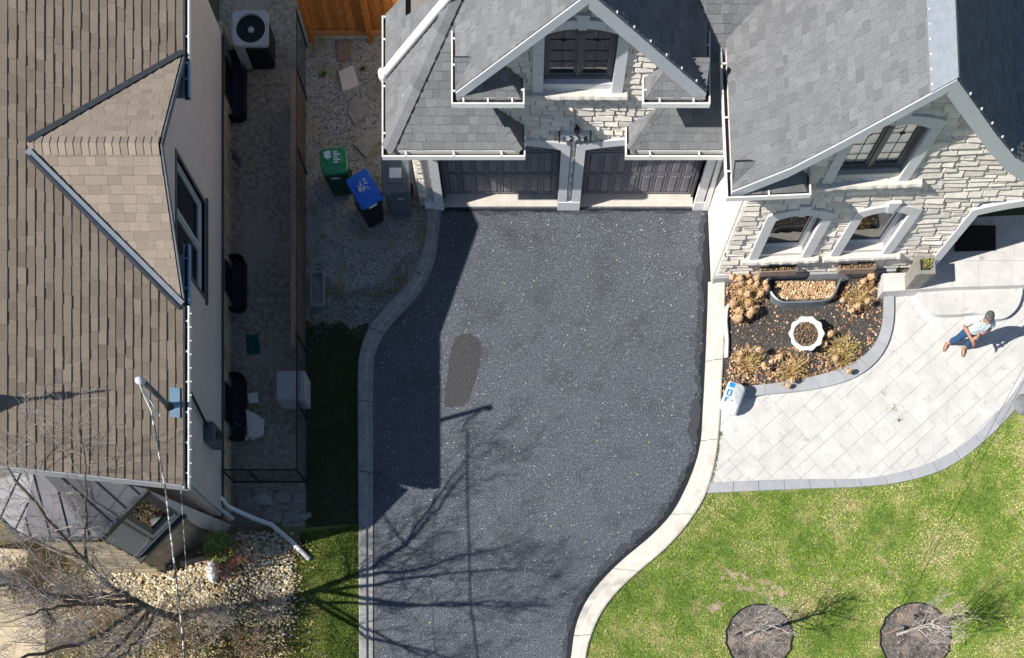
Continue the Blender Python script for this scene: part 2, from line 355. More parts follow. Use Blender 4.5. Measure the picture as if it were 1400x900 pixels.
# stain and sealer marks on the asphalt
g = MB(); g.sheet([W(x, y, .004) for x, y in [(x_ + R.uniform(-1.1, 1.1), y_ + R.uniform(-1.1, 1.1)) for x_, y_ in smooth_line([(634, 457), (622, 464), (616, 480), (612, 510), (608, 545), (611, 556), (628, 556), (640, 548), (650, 520), (657, 490), (657, 470), (648, 459), (634, 457)], 7)[:-1]]]); struct('asphalt_stain', g, M_stain)
g = MB()
def ragged(line, inward, wmin, wmax, seed):
    rg = random.Random(seed); A = resample(line, max(12, int(sum(math.dist(line[i], line[i - 1]) for i in range(1, len(line))) / 5))); w_ = 4
    pts = []
    for i in range(len(A)):
        d = (A[min(i + 1, len(A) - 1)][0] - A[max(i - 1, 0)][0], A[min(i + 1, len(A) - 1)][1] - A[max(i - 1, 0)][1]); l = math.hypot(*d) or 1
        w_ = .6 * w_ + .4 * rg.uniform(wmin, wmax) + rg.uniform(-1, 1); w_ = max(.8, w_); pts.append((A[i], (A[i][0] + inward * -d[1] / l * w_, A[i][1] + inward * d[0] / l * w_)))
    for (a, b), (c, d) in zip(pts, pts[1:]): g.add([W(*a, .003), W(*c, .003), W(*d, .003), W(*b, .003)], [(0, 1, 2, 3)])
ragged([(604, 285), (968, 285)], 1, .5, 6, 3)
ragged([p for p in R_in if p[1] > 284 and p[1] < 960], 1, 1, 11, 4)
struct('sealer_marks', g, M_seal)
g = MB(); _g0 = g
ragged([(604, 285), (968, 285)], 1, 2, 13, 13); ragged([p for p in R_in if p[1] > 284 and p[1] < 960], 1, 4, 24, 14)
for v_ in range(len(g.v)): g.v[v_] = (g.v[v_][0], g.v[v_][1], .0015)
struct('fresh_edge_band', g, M_asphaltd)
# soils
def sm(t): t = max(0., min(1., t)); return t * t * (3 - 2 * t)
def gz(x, y): return .9 * sm((400 - x) / 130) * sm((y - 722) / 45)
g = MB(); gx = [-300, -200, -100, -40] + list(range(0, 461, 12)); gy = [700, 722, 730, 738, 746, 754, 762, 770, 790, 820, 860, 900, 1000, 1200, 1400]
vs = [tuple(W(x, y, gz(x, y) - .02)) for y in gy for x in gx]; nx = len(gx)
g.add(vs, [(j * nx + i, (j + 1) * nx + i, (j + 1) * nx + i + 1, j * nx + i + 1) for j in range(len(gy) - 1) for i in range(nx - 1)]); struct('planting_bed', g, M_olive)
def soil(name, pts, m, z): 
    g = MB(); g.sheet(wp(pts, z)[::-1] if area(pts) else wp(pts, z)); return struct(name, g, m)
soil('side_yard_dirt', [(300, -60), (418, -60), (418, 720), (316, 720), (300, 700)], M_dirt, -.012)
soil('gravel_yard', [(414, -60), (640, -60), (640, 284), (584, 284)] + [p for p in L_out if p[1] < 470] + [(500, 480), (414, 480)], M_gravel, -.016)
soil('shade_dark_soil', [(418, 436), (430, 446), (441, 438), (452, 450), (466, 441), (478, 452), (489, 446), (505, 440), (494, 480)] + [p for p in L_out if 482 < p[1] < 720] + [(491, 716), (418, 722)], M_shadesoil, -.006)  # painted shade: dark sheet over the strip, ending at the house's shadow line
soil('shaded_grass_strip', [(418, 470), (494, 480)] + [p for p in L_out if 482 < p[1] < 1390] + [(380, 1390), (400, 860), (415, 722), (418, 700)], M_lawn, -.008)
soil('front_lawn', R_out[12:][::-1] + [(966, 668), (1100, 664), (1240, 650), (1330, 610), (1420, 520), (1900, 400), (1900, 1400)], M_lawn, .02)
soil('flower_bed', [(988, 384), (1212, 372), (1214, 440), (1190, 500), (1110, 524), (1010, 534), (984, 545)], M_mulch, .03)
# ---- walkway pavers: stamped slabs laid on the diagonal
inner = smooth_line([(968, 661), (1030, 658), (1100, 656), (1180, 655), (1235, 645), (1285, 627), (1330, 597), (1375, 550), (1410, 498), (1460, 420), (1500, 380)])
bedo = smooth_line([(1034, 544), (1050, 541), (1100, 536), (1150, 525), (1185, 507), (1208, 480), (1219, 445), (1220, 402)])
walk_px = [(980, 617), (984, 546)] + bedo + [(1220, 396), (1500, 380)] + inner[::-1] + [(966, 668)]
walk = [tuple(W(*p)[:2]) for p in walk_px]
g = MB(); g.sheet([(x, y, .028) for x, y in walk]); struct('walkway', g, M_joint)
pave = thing('paved_walkway', 'pale stamped concrete walkway of diagonal slabs curving to the porch', 'walkway', W(1200, 560))
PV = Pieces('paving_slab', 'small_slabs', [M_paver])
u_ = .235; rngp = random.Random(3)
occ = {}
N = 60
ang = math.radians(42); oc = Vector(W(1200, 540)[:2])
def rot2(x, y, a): return (x * math.cos(a) - y * math.sin(a), x * math.sin(a) + y * math.cos(a))
for i in range(-N // 2, N // 2):
    for j in range(-N // 2, N // 2):
        if (i, j) in occ: continue
        for (a_, b_) in rngp.sample([(3, 2), (2, 3), (2, 2), (2, 2), (3, 3), (1, 2), (2, 1)], 7) + [(1, 2), (2, 1), (1, 1)]:
            if all((i + p, j + q) not in occ for p in range(a_) for q in range(b_)): break
        for p in range(a_):
            for q in range(b_): occ[(i + p, j + q)] = 1
        gp = .003
        r_ = [(i * u_ + gp, j * u_ + gp), ((i + a_) * u_ - gp, j * u_ + gp), ((i + a_) * u_ - gp, (j + b_) * u_ - gp), (i * u_ + gp, (j + b_) * u_ - gp)]
        r_ = [rot2(x, y, ang) for x, y in r_]; r_ = [(x + oc.x, y + oc.y) for x, y in r_]
        c_ = clip(walk, r_)
        if area(c_) < .002: continue
        n = len(c_); z1 = .042 + rngp.uniform(0, .003)
        PV.add([(x, y, .02) for x, y in c_] + [(x, y, z1) for x, y in c_], [tuple(range(n, 2 * n))] + [(k, (k + 1) % n, n + (k + 1) % n, n + k) for k in range(n)], pave, rngp.uniform(-1, 1))
PV.finish(pave)
def band(root, a_px, b_px, z0, z1, n, name, m, gap=.006):
    A = resample(a_px, n * 3 + 1); B = resample(b_px, n * 3 + 1)
    for k in range(n):
        mb = MB(); P = [W(*A[k * 3 + i]) for i in range(4)]; Q = [W(*B[k * 3 + i]) for i in range(4)]
        d = (P[1] - P[0]).normalized() * gap; P[0] += d; Q[0] += d; d = (P[3] - P[2]).normalized() * gap; P[3] -= d; Q[3] -= d
        vs = [(p.x, p.y, z0) for p in P] + [(q.x, q.y, z0) for q in Q] + [(p.x, p.y, z1) for p in P] + [(q.x, q.y, z1) for q in Q]
        fs = []
        for i in range(3): fs += [(8 + i, 9 + i, 13 + i, 12 + i), (i, i + 1, 9 + i, 8 + i), (4 + i + 1, 4 + i, 12 + i, 13 + i)]
        fs += [(0, 8, 12, 4), (3, 7, 15, 11)]
        mb.add(vs, fs, R.uniform(-1, 1)); mb.build(name, m, root)
outer = smooth_line([(966, 675), (1030, 672), (1100, 669), (1180, 666), (1240, 658), (1292, 641), (1336, 611), (1382, 566), (1420, 512), (1470, 430), (1512, 385)])
bt = thing('walkway_border', 'grey concrete border blocks between the pale walkway and the lawn', 'border', W(1180, 662))
band(bt, inner, outer, -.03, .055, 19, 'border_block', M_band)
bedi = smooth_line([(1010, 531), (1060, 526), (1110, 517), (1150, 505), (1180, 488), (1199, 464), (1206, 436), (1207, 402)])
bedo2 = smooth_line([(1008, 546), (1050, 541), (1100, 536), (1150, 525), (1185, 507), (1208, 480), (1219, 445), (1220, 402)])
bt = thing('flower_bed_border', 'curved grey concrete border round the flower bed', 'border', W(1190, 490))
band(bt, bedi, bedo2, -.03, .10, 8, 'border_block', M_band, .004)
# porch landing and curved step, of slabs
def slabbed(name, label, cat, poly_px, z0, z1, base, sizes, m, seed):
    rng = random.Random(seed); poly = [tuple(W(x, y, z1)[:2]) for x, y in poly_px]
    if sum(poly[i - 1][0] * poly[i][1] - poly[i][0] * poly[i - 1][1] for i in range(len(poly))) < 0: poly = poly[::-1]
    root = thing(name, label, cat, (poly[0][0], poly[0][1], 0))
    g = MB(); g.prism(poly, z0, z1 - .012); g.build('step_base', M_paver, root)
    x0 = min(p[0] for p in poly); x1 = max(p[0] for p in poly); y0 = min(p[1] for p in poly); y1 = max(p[1] for p in poly)
    y = y0 - .05
    while y < y1:
        hh = rng.choice(sizes); x = x0 - rng.random() * .3
        while x < x1:
            ww = rng.choice(sizes) * rng.choice((1, 1.3)); r_ = [(x + .003, y + .003), (x + ww - .003, y + .003), (x + ww - .003, y + hh - .003), (x + .003, y + hh - .003)]
            c_ = clip(poly, r_)
            if area(c_) > .004:
                mb = MB(); mb.prism(c_, z1 - .02, z1, t=rng.uniform(-1, 1)); mb.build('stone_slab', m, root)
            x += ww
        y += hh
    return root
slabbed('porch_landing', 'pale paved porch landing with a straight front edge under the arch', 'landing', [(1207, 374), (1262, 372), (1262, 300), (1500, 290), (1500, 388), (1400, 390), (1300, 393), (1207, 399)], 0, .34, None, (.45, .6, .75), M_paver, 5)
stp = smooth_line([(1255, 398), (1257, 410), (1266, 422), (1282, 430), (1310, 430), (1335, 428), (1358, 436), (1376, 434), (1390, 422), (1397, 405), (1398, 392)])
slabbed('curved_step', 'pale scalloped entrance step in front of the porch landing', 'step', [(1255, 394)] + stp, 0, .19, None, (.9, 1.2), M_paver, 6)
# garage threshold slab
g = MB(); g.box(-2.15, 4.235, 12.735, 13.4, -.05, .018); struct('garage_threshold', g, M_slab)
# ================================================================ ROOF AND WALL TOOLS
def shingle_plane(PP, parent, A, U, SL, poly, expo, wmin, wmax, rng, th=(.007, .017), m=0, b_start=0.0, ok=True):
    """poly in (a,b): a along the eave U, b up the slope SL, from A."""
    Nn = U.cross(SL).normalized()
    if Nn.z < 0: Nn = -Nn
    a0 = min(p[0] for p in poly); a1 = max(p[0] for p in poly); b1 = max(p[1] for p in poly); b0 = min(p[1] for p in poly)
    if sum(poly[i - 1][0] * poly[i][1] - poly[i][0] * poly[i - 1][1] for i in range(len(poly))) < 0: poly = poly[::-1]
    b = b0
    while b < b1:
        a = a0 - rng.random() * wmax
        while a < a1:
            ww = rng.uniform(wmin, wmax); jb = b - rng.choice((0, 0, .002, .006)); r_ = [(a + .0015, jb), (a + ww - .0015, jb), (a + ww - .0015, b + expo + .004), (a + .0015, b + expo + .004)]
            c_ = clip(poly, r_)
            if area(c_) > .0006:
                t0 = rng.uniform(*th); n = len(c_)
                bot = [A + U * x + SL * y for x, y in c_]
                top = [A + U * x + SL * y + Nn * (.004 + t0 * max(0, 1 - (y - b) / expo)) for x, y in c_]
                fs = [tuple(range(n, 2 * n))] + [(k, (k + 1) % n, n + (k + 1) % n, n + k) for k in range(n)]
                PP.add(bot + top, fs, parent, rng.choice((-1, -.5, -.2, 0, .1, .3, .6, 1)) * rng.uniform(.6, 1), m, ok)
            a += ww
        b += expo
def deck(mb, A, U, SL, poly, th=.12):
    Nn = U.cross(SL).normalized()
    if Nn.z < 0: Nn = -Nn
    n = len(poly); bot = [A + U * x + SL * y - Nn * th for x, y in poly]; top = [A + U * x + SL * y for x, y in poly]
    mb.add(bot + top, [tuple(range(n, 2 * n)), tuple(range(n - 1, -1, -1))] + [(k, (k + 1) % n, n + (k + 1) % n, n + k) for k in range(n)])
def plane3(P3, eave_dir):          # polygon of 3-D points -> frame and 2-D polygon
    A = Vector(P3[0]); U = Vector(eave_dir).normalized(); n = None
    for i in range(1, len(P3) - 1):
        q = (Vector(P3[i]) - A).cross(Vector(P3[i + 1]) - A)
        if q.length > 1e-6: n = q.normalized(); break
    if n.z < 0: n = -n
    SL = n.cross(U).normalized()
    if SL.z < 0: SL = -SL
    return A, U, SL, [((Vector(p) - A).dot(U), (Vector(p) - A).dot(SL)) for p in P3]
def roof_face(PP, root, name, P3, eave_dir, expo, wmin, wmax, seed, m=0, felt=None, parent_of=None, ok=True, th=(.007, .017)):
    A, U, SL, poly = plane3(P3, eave_dir)
    o = parent_of
    if o is None:
        mb = MB(); deck(mb, A, U, SL, poly); o = mb.build(name, felt or M_felt, root)
    shingle_plane(PP, o, A, U, SL, poly, expo, wmin, wmax, random.Random(seed), m=m, ok=ok, th=th)
    return o
def caps(PP, parent, p0, p1, wid, expo, seed, drop, m=0, th=.014):   # ridge or hip cap shingles, p0 low end
    rng = random.Random(seed); p0, p1 = Vector(p0), Vector(p1); d = (p1 - p0); L = d.length; d.normalize()
    side = d.cross(Vector((0, 0, 1))).normalized(); up = side.cross(d).normalized(); n = int(L / expo)
    for k in range(n):
        q = p0 + d * (k * expo); e = p0 + d * min(L, (k + 1) * expo + .02)
        vs = [q + side * wid - up * drop + up * th, q + up * (th + .006), q - side * wid - up * drop + up * th, e + side * wid - up * drop, e + up * .006, e - side * wid - up * drop]
        vs += [q + side * wid - up * (drop + .01), q - side * wid - up * (drop + .01)]
        PP.add([tuple(v) for v in vs], [(0, 1, 4, 3), (1, 2, 5, 4), (6, 7, 2, 1, 0), (0, 3, 6), (2, 7, 5)], parent, rng.uniform(-1, 1), m)
def gutter(root, pts, name='gutter', wid=.11, hang=.75, m=M_white, side=1):
    """open eavestrough along pts; its trough lies on the inner side (left of travel when side=1)."""
    mb = MB(); pts = [Vector(p) for p in pts]; offs = []
    n = len(pts)
    for i in range(n):
        ds = []
        if i > 0: ds.append((pts[i] - pts[i - 1]).normalized())
        if i < n - 1: ds.append((pts[i + 1] - pts[i]).normalized())
        ns = [Vector((-d.y, d.x, 0)).normalized() * side for d in ds]
        v = ns[0] if len(ns) == 1 else (ns[0] + ns[1]); v = v / max(.3, v.dot(ns[0])) if len(ns) > 1 else v
        offs.append(v)
    prof = [(0, 0), (.028, 0), (.028, -.03), (.016, -.03), (.016, -.085), (wid, -.085), (wid, 0), (wid + .012, 0), (wid + .012, -.11), (0, -.11)]
    vs = [tuple(pts[i] + offs[i] * x + Vector((0, 0, z))) for i in range(n) for x, z in prof]; k = len(prof)
    for i in range(n - 1):
        for j in range(k):
            j2 = (j + 1) % k; mb.add([vs[i * k + j], vs[i * k + j2], vs[(i + 1) * k + j2], vs[(i + 1) * k + j]], [(0, 1, 2, 3)], m=1 if j == 4 else 0)
    mb.add(vs[:k], [tuple(range(k))]); mb.add(vs[-k:], [tuple(range(k))])
    gt = mb.build(name, [m, M_debris], root)
    for i in range(n - 1):
        L = (pts[i + 1] - pts[i]).length; d = (pts[i + 1] - pts[i]).normalized(); nn = Vector((-d.y, d.x, 0)) * side
        c = int(L / hang)
        for q in range(c):
            p = pts[i] + d * (L * (q + .5) / c); b = MB()
            P = [p - d * .015, p + d * .015, p + d * .015 + nn * wid, p - d * .015 + nn * wid]
            b.hexa([tuple(v + Vector((0, 0, -.012))) for v in P] + [tuple(v + Vector((0, 0, .006))) for v in P]); b.build('gutter_hanger', m, gt)
    return gt
def stone_wall(PP, parent, M, u0, u1, z0, z1, holes, poly, seed, hrange=(.13, .2), wr=(.2, .62)):
    rng = random.Random(seed); z = z0
    while z < z1 - .02:
        h = min(rng.uniform(*hrange), z1 - z)
        if z1 - z - h < .07: h = z1 - z
        u = u0 - rng.random() * .2
        while u < u1:
            ww = rng.uniform(*wr); sub = [(u, z, h)]
            if rng.random() < .25 and h > .13: hs = h * rng.uniform(.4, .6); sub = [(u, z, hs), (u, z + hs, h - hs)]
            for (uu, zz, hh) in sub:
                for (a, b, c, d) in minus([(max(u0, uu), min(u1, uu + ww), zz, zz + hh)], holes):
                    if b - a < .03 or d - c < .03: continue
                    gp = .006; q = clip(poly, [(a + gp, c + gp), (b - gp, c + gp), (b - gp, d - gp), (a + gp, d - gp)])
                    if area(q) < .0015: continue
                    n = len(q); cu = sum(p[0] for p in q) / n; cz = sum(p[1] for p in q) / n
                    pr = rng.uniform(.034, .052); tl = rng.uniform(-.1, .7) * .05 / max(.2, b - a); tz = -rng.uniform(.35, 1.1) * .055 / max(.1, d - c)
                    base = [M(p[0], .03, p[1]) for p in q]
                    mid = [M(p[0], -(pr - .03), p[1]) for p in q]
                    ins = lambda p, s_=rng.uniform(.014, .028): (p[0] + max(-s_, min(s_, (cu - p[0]) * .5)) * rng.uniform(.4, 1.3), p[1] + max(-s_, min(s_, (cz - p[1]) * .5)) * rng.uniform(.4, 1.3))
                    iq = [ins(p) for p in q]; top = [M(p[0], -(pr + tl * (p[0] - cu) + tz * (p[1] - cz)), p[1]) for p in iq]
                    fs = [tuple(range(2 * n, 3 * n))] + [(k, (k + 1) % n, n + (k + 1) % n, n + k) for k in range(n)] + [(n + k, n + (k + 1) % n, 2 * n + (k + 1) % n, 2 * n + k) for k in range(n)]
                    PP.add([tuple(v) for v in base + mid + top], fs, parent, rng.uniform(-1, 1))
            u += ww
        z += h
def wall_back(mb, M, u0, u1, z0, z1, holes, poly, th=.2, v=.0):
    us = sorted({u0, u1, *[x for h in holes for x in h[:2] if u0 < x < u1]}); zs = sorted({z0, z1, *[x for h in holes for x in h[2:] if z0 < x < z1]})
    for a, b in zip(us, us[1:]):
        for c, d in zip(zs, zs[1:]):
            cu, cz = (a + b) / 2, (c + d) / 2
            if any(h[0] < cu < h[1] and h[2] < cz < h[3] for h in holes): continue
            q = clip(poly, [(a, c), (b, c), (b, d), (a, d)])
            if area(q) < 1e-4: continue
            n = len(q); mb.add([M(x, v, z) for x, z in q] + [M(x, v + th, z) for x, z in q], [tuple(range(n)), tuple(range(2 * n - 1, n - 1, -1))] + [(k, n + k, n + (k + 1) % n, (k + 1) % n) for k in range(n)])
def arc_z(u, uc, hw, zs, rise): return zs + rise * (1 - ((u - uc) / hw) ** 2)
def surround(root, M, u0, u1, z0, zs, rise, tw, top_t, proud=.09, key=True, left=True, right=True, nside=3, name='window_surround', mt=None, key_h=.14, narch=4, deep=.12):
    """cast-stone jambs and flat arch with keystone, round the opening u0..u1, z0..zs"""
    mt = mt or M_trim; uc = (u0 + u1) / 2; hw = (u1 - u0) / 2
    sr = MB(); sr.box(u0 - .01, u0, .0, deep, z0, zs, M); sr.box(u1, u1 + .01, .0, deep, z0, zs, M)
    so = sr.build(name, mt, root)
    g_ = .003
    for sd, on in ((-1, left), (1, right)):
        if not on: continue
        for k in range(nside):
            a = z0 + (zs - z0) * k / nside; b = z0 + (zs - z0) * (k + 1) / nside
            mb = MB(); x0, x1 = (u0 - tw, u0) if sd < 0 else (u1, u1 + tw)
            mb.box(x0, x1, -proud, deep, a + g_, b - g_, M, t=R.uniform(-1, 1)); mb.build('surround_block', mt, so)
    ol, orr = u0 - (tw if left else 0), u1 + (tw if right else 0); nn = narch
    for k in range(nn):
        a = ol + (orr - ol) * k / nn; b = ol + (orr - ol) * (k + 1) / nn; mb = MB(); st = 5
        lo, hi = [], []
        for i in range(st + 1):
            u = a + (b - a) * i / st; uu = min(max(u, u0), u1)
            lo.append((u + (g_ if i == 0 else -g_ if i == st else 0), zs + g_ if u <= u0 or u >= u1 else arc_z(uu, uc, hw, zs, rise)))
            hi.append((lo[-1][0], arc_z(u, uc, (orr - ol) / 2, zs + top_t, rise * 1.15)))
        vs = []
        for v in (-proud, deep): vs += [M(x, v, z) for x, z in lo] + [M(x, v, z) for x, z in hi]
        q = st + 1; fs = []
        for i in range(st): fs += [(i, i + 1, q + i + 1, q + i), (2 * q + i + 1, 2 * q + i, 3 * q + i, 3 * q + i + 1), (q + i, q + i + 1, 3 * q + i + 1, 3 * q + i), (i + 1, i, 2 * q + i, 2 * q + i + 1)]
        fs += [(0, q, 3 * q, 2 * q), (st, 2 * q + st, 3 * q + st, q + st)]
        mb.add([tuple(p) for p in vs], fs, R.uniform(-1, 1)); mb.build('surround_block', mt, so)
    if key:
        zc = zs + rise; mb = MB(); a, b = .065, .12; zt = zs + top_t + rise * 1.15 + key_h
        mb.hexa([M(uc - a, -proud - .025, zc - .005), M(uc + a, -proud - .025, zc - .005), M(uc + a, deep, zc - .005), M(uc - a, deep, zc - .005), M(uc - b, -proud - .025, zt), M(uc + b, -proud - .025, zt), M(uc + b, deep, zt), M(uc - b, deep, zt)])
        mb.build('keystone', mt, so)
    return so
def window(root, M, u0, u1, z0, z1, v=.1, sashes=2, muntin=True, glass=None, curtain=False, frame=None, fw=.07, cols=2, rows=4):
    fm = frame or M_frame; mb = MB()
    for a, b, c, d in ((u0, u1, z0, z0 + fw), (u0, u1, z1 - fw, z1), (u0, u0 + fw, z0 + fw, z1 - fw), (u1 - fw, u1, z0 + fw, z1 - fw)): mb.box(a, b, v, v + .09, c, d, M)
    if sashes == 2: uc = (u0 + u1) / 2; mb.box(uc - .035, uc + .035, v - .012, v + .09, z0 + fw, z1 - fw, M)
    wo = mb.build('window', fm, root)
    spans = [(u0 + fw, u1 - fw)] if sashes == 1 else [(u0 + fw, (u0 + u1) / 2 - .035), ((u0 + u1) / 2 + .035, u1 - fw)]
    for a, b in spans:
        sf = .05; mb = MB(); c, d = z0 + fw, z1 - fw
        for p, q, r_, s_ in ((a, b, c, c + sf), (a, b, d - sf, d), (a, a + sf, c + sf, d - sf), (b - sf, b, c + sf, d - sf)): mb.box(p, q, v + .015, v + .07, r_, s_, M)
        mb.build('sash', fm, wo)
        a2, b2, c2, d2 = a + sf, b - sf, c + sf, d - sf
        mb = MB(); mb.box(a2, b2, v + .045, v + .052, c2, d2, M); mb.build('pane', glass or M_glass, wo)
        if curtain:
            mb = MB(); n = 10
            vs = [M(a2 - .01 + (b2 - a2 + .02) * i / n, v + .075 + .006 * (i % 2), z) for z in (c2, d2) for i in range(n + 1)]
            mb.add([tuple(p) for p in vs], [(i, i + 1, n + 2 + i, n + 1 + i) for i in range(n)]); mb.build('curtain', M_curtain, wo)
        if muntin:
            mb = MB()
            for k in range(1, cols): x = a2 + (b2 - a2) * k / cols; mb.box(x - .005, x + .005, v + .037, v + .045, c2, d2, M)
            for k in range(1, rows): z = c2 + (d2 - c2) * k / rows; mb.box(a2, b2, v + .038, v + .044, z - .005, z + .005, M)
            zc = c2 + (d2 - c2) * .74; uc2 = (a2 + b2) / 2
            mb.tube([M(uc2 - .05, v + .036, zc), M(uc2 + .05, v + .036, zc)], .012, 5); mb.tube([M(uc2, v + .036, zc - .05), M(uc2, v + .036, zc + .05)], .012, 5)
            mb.build('leaded_bars', M_iron, wo)
    return wo
def rough_sill(root, M, u0, u1, z, h=.13, d=.17, n=3, m=None):
    so = None
    for k in range(n):
        a = u0 + (u1 - u0) * k / n + .002; b = u0 + (u1 - u0) * (k + 1) / n - .002; st = 7; vs = []; mb = MB()
        rr = [(-d - R.uniform(-.012, .015)) for _ in range(st + 1)]
        for i in range(st + 1):
            u = a + (b - a) * i / st; vs += [M(u, .1, z), M(u, rr[i] + .02, z - .012), M(u, rr[i], z - h * .5), M(u, rr[i] + .02, z - h), M(u, .1, z - h)]
        fs = [(i * 5 + j, (i + 1) * 5 + j, (i + 1) * 5 + j + 1, i * 5 + j + 1) for i in range(st) for j in range(4)] + [(0, 1, 2, 3, 4), tuple(st * 5 + j for j in (4, 3, 2, 1, 0))]
        mb.add([tuple(p) for p in vs], fs); mb.build('window_sill', m or M_sill, root)
# ================================================================ STONE HOUSE (garage wing and gabled wing)
SH = thing('stone_house', 'cream stone house with grey shingle roofs, two garage doors and gabled front', 'house', (1.0, 13.0, 0))
GS = Pieces('shingle', 'far_shingles', [M_grey])
ST = Pieces('stone', 'small_stones', [M_stone])
def M1(u, v, z): return Vector((u, 12.75 + v, z))
a2 = math.radians(2.45); O2 = (4.317, 11.05)
def M2(u, v, z): return Vector((O2[0] + u * math.cos(a2) - v * math.sin(a2), O2[1] + u * math.sin(a2) + v * math.cos(a2), z))
U2 = (M2(1, 0, 0) - M2(0, 0, 0)); V2 = (M2(0, 1, 0) - M2(0, 0, 0))
# --- garage wall
d1, d2 = (-1.78, .80), (1.30, 3.88)
gp1 = [(-2.32, .02), (4.24, .02), (4.24, 3.28), (2.76, 3.32), (2.76, 4.86), (1.08, 6.5), (-.62, 4.8), (-.62, 3.32), (-2.32, 3.32)]
holes1 = [(d1[0], d1[1], -1, 2.32), (d2[0], d2[1], -1, 2.32), (.37, 1.68, 3.95, 5.34)]
mb = MB(); wall_back(mb, M1, -2.32, 4.24, .02, 6.6, holes1, gp1, .25)
gw = mb.build('garage_wall', M_mortar, SH)
sh1 = [(-2.12, -1.6, 0, 2.3), (d1[0] - .3, d1[1] + .2, 0, 2.36), (d2[0] - .2, d2[1] + .3, 0, 2.36), (.27, 1.78, 3.85, 5.4)]
stone_wall(ST, gw, M1, -2.32, 4.24, .42, 6.5, sh1, gp1, 11, (.12, .17), (.16, .46))
for u0, u1, l_, r_ in ((d1[0], d1[1], True, True), (d2[0], d2[1], True, True)):
    surround(SH, M1, u0, u1, .30, 2.13, .17, .19, .16, proud=.085, key=False, nside=4, name='door_surround', narch=6, deep=.27)
# pier base blocks
for a, b in ((-2.2, -1.78), (.8, 1.3), (3.88, 4.2)):
    mb = MB(); mb.box(a, b, -.1, .27, .0, .30, M1); mb.build('pier_base', M_trim, SH)
# garage doors
for (a, b) in (d1, d2):
    dmb = MB(); dmb.box(a + .05, b - .05, .262, .30, .02, 2.35, M1)
    dr = dmb.build('garage_door', M_door, SH)
    jb = MB(); jb.box(a, a + .05, .19, .30, .02, 2.35, M1); jb.build('door_jamb', M_frame, dr)
    jb = MB(); jb.box(b - .05, b, .19, .30, .02, 2.35, M1); jb.build('door_jamb', M_frame, dr)
    zs_ = [(.12, .74), (.84, 1.50), (1.60, 2.2)]
    pw = (b - a - .2) / 8
    for (c, d) in zs_:
        for k in range(8):
            x0 = a + .1 + pw * k + .045 + (.012 if k >= 4 else -.012); x1 = x0 + pw - .09; f = .035; p_ = MB(); v0, v1, v2 = .2595, .241, .235
            # recessed frame moulding and raised field
            for (q0, q1, q2, q3) in ((x0 - f, x0, c - f, d + f), (x1, x1 + f, c - f, d + f), (x0, x1, c - f, c), (x0, x1, d, d + f)):
                p_.box(q0 + .001, q1 - .001, v1, .262, q2, q3, M1)
            p_.hexa([M1(x0 + .012, .259, c + .012), M1(x1 - .012, .259, c + .012), M1(x1 - .012, .259, d - .012), M1(x0 + .012, .259, d - .012), M1(x0 + .045, v2, c + .045), M1(x1 - .045, v2, c + .045), M1(x1 - .045, v2, d - .045), M1(x0 + .045, v2, d - .045)])
            p_.build('door_panel', M_door, dr)
    for z in (.79, 1.55):
        r_ = MB(); r_.box(a + .05, b - .05, .256, .262, z - .004, z + .004, M1); r_.build('panel_seam', M_iron, dr)
# stone strip in the middle pier sits between surround blocks; house number and lamp
pl = MB(); pl.box(.76, 1.36, -.13, -.02, 2.50, 2.66, M1); plo = pl.build('number_plaque', M_white, SH)
pl = MB(); pl.box(.735, .76, -.16, -.02, 2.48, 2.68, M1); pl.box(1.36, 1.385, -.16, -.02, 2.48, 2.68, M1); pl.build('plaque_frame', M_iron, plo)
for k, ch in enumerate('1236'):
    cu = bpy.data.curves.new('numeral', 'FONT'); cu.body = ch; cu.size = .21; cu.extrude = .006; cu.align_x = 'CENTER'; cu.resolution_u = 3
    tmp = bpy.data.objects.new('numeral', cu); C.objects.link(tmp)
    dg = bpy.context.evaluated_depsgraph_get(); me = bpy.data.meshes.new_from_object(tmp.evaluated_get(dg)); C.objects.unlink(tmp); bpy.data.objects.remove(tmp)
    me.transform(Matrix.Translation(M1(.84 + .145 * k, -.138, 2.51) - wloc(plo)) @ Matrix.Rotation(math.pi / 2, 4, 'X')); me.materials.clear(); me.materials.append(M_iron)
    no = bpy.data.objects.new('numeral', me); C.objects.link(no); no.parent = plo
lm = MB(); lm.tube([M1(1.07, -.02, 2.86), M1(1.07, -.14, 2.9), M1(1.09, -.17, 2.9)], .018, 6)
lo_ = lm.build('wall_lamp', M_iron, SH)
b_ = MB(); b_.lathe([(0, 2.96), (.05, 2.94), (.065, 2.88), (.065, 2.86), (.0, 2.86)], *M1(1.09, -.17, 0)[:2], n=14); b_.build('lamp_hood', M_iron, lo_, True)
b_ = MB(); b_.lathe([(0.04, 2.86), (.045, 2.80), (.035, 2.74), (0, 2.73)], *M1(1.09, -.17, 0)[:2], n=14); b_.build('lamp_glass', M_glass, lo_, True)
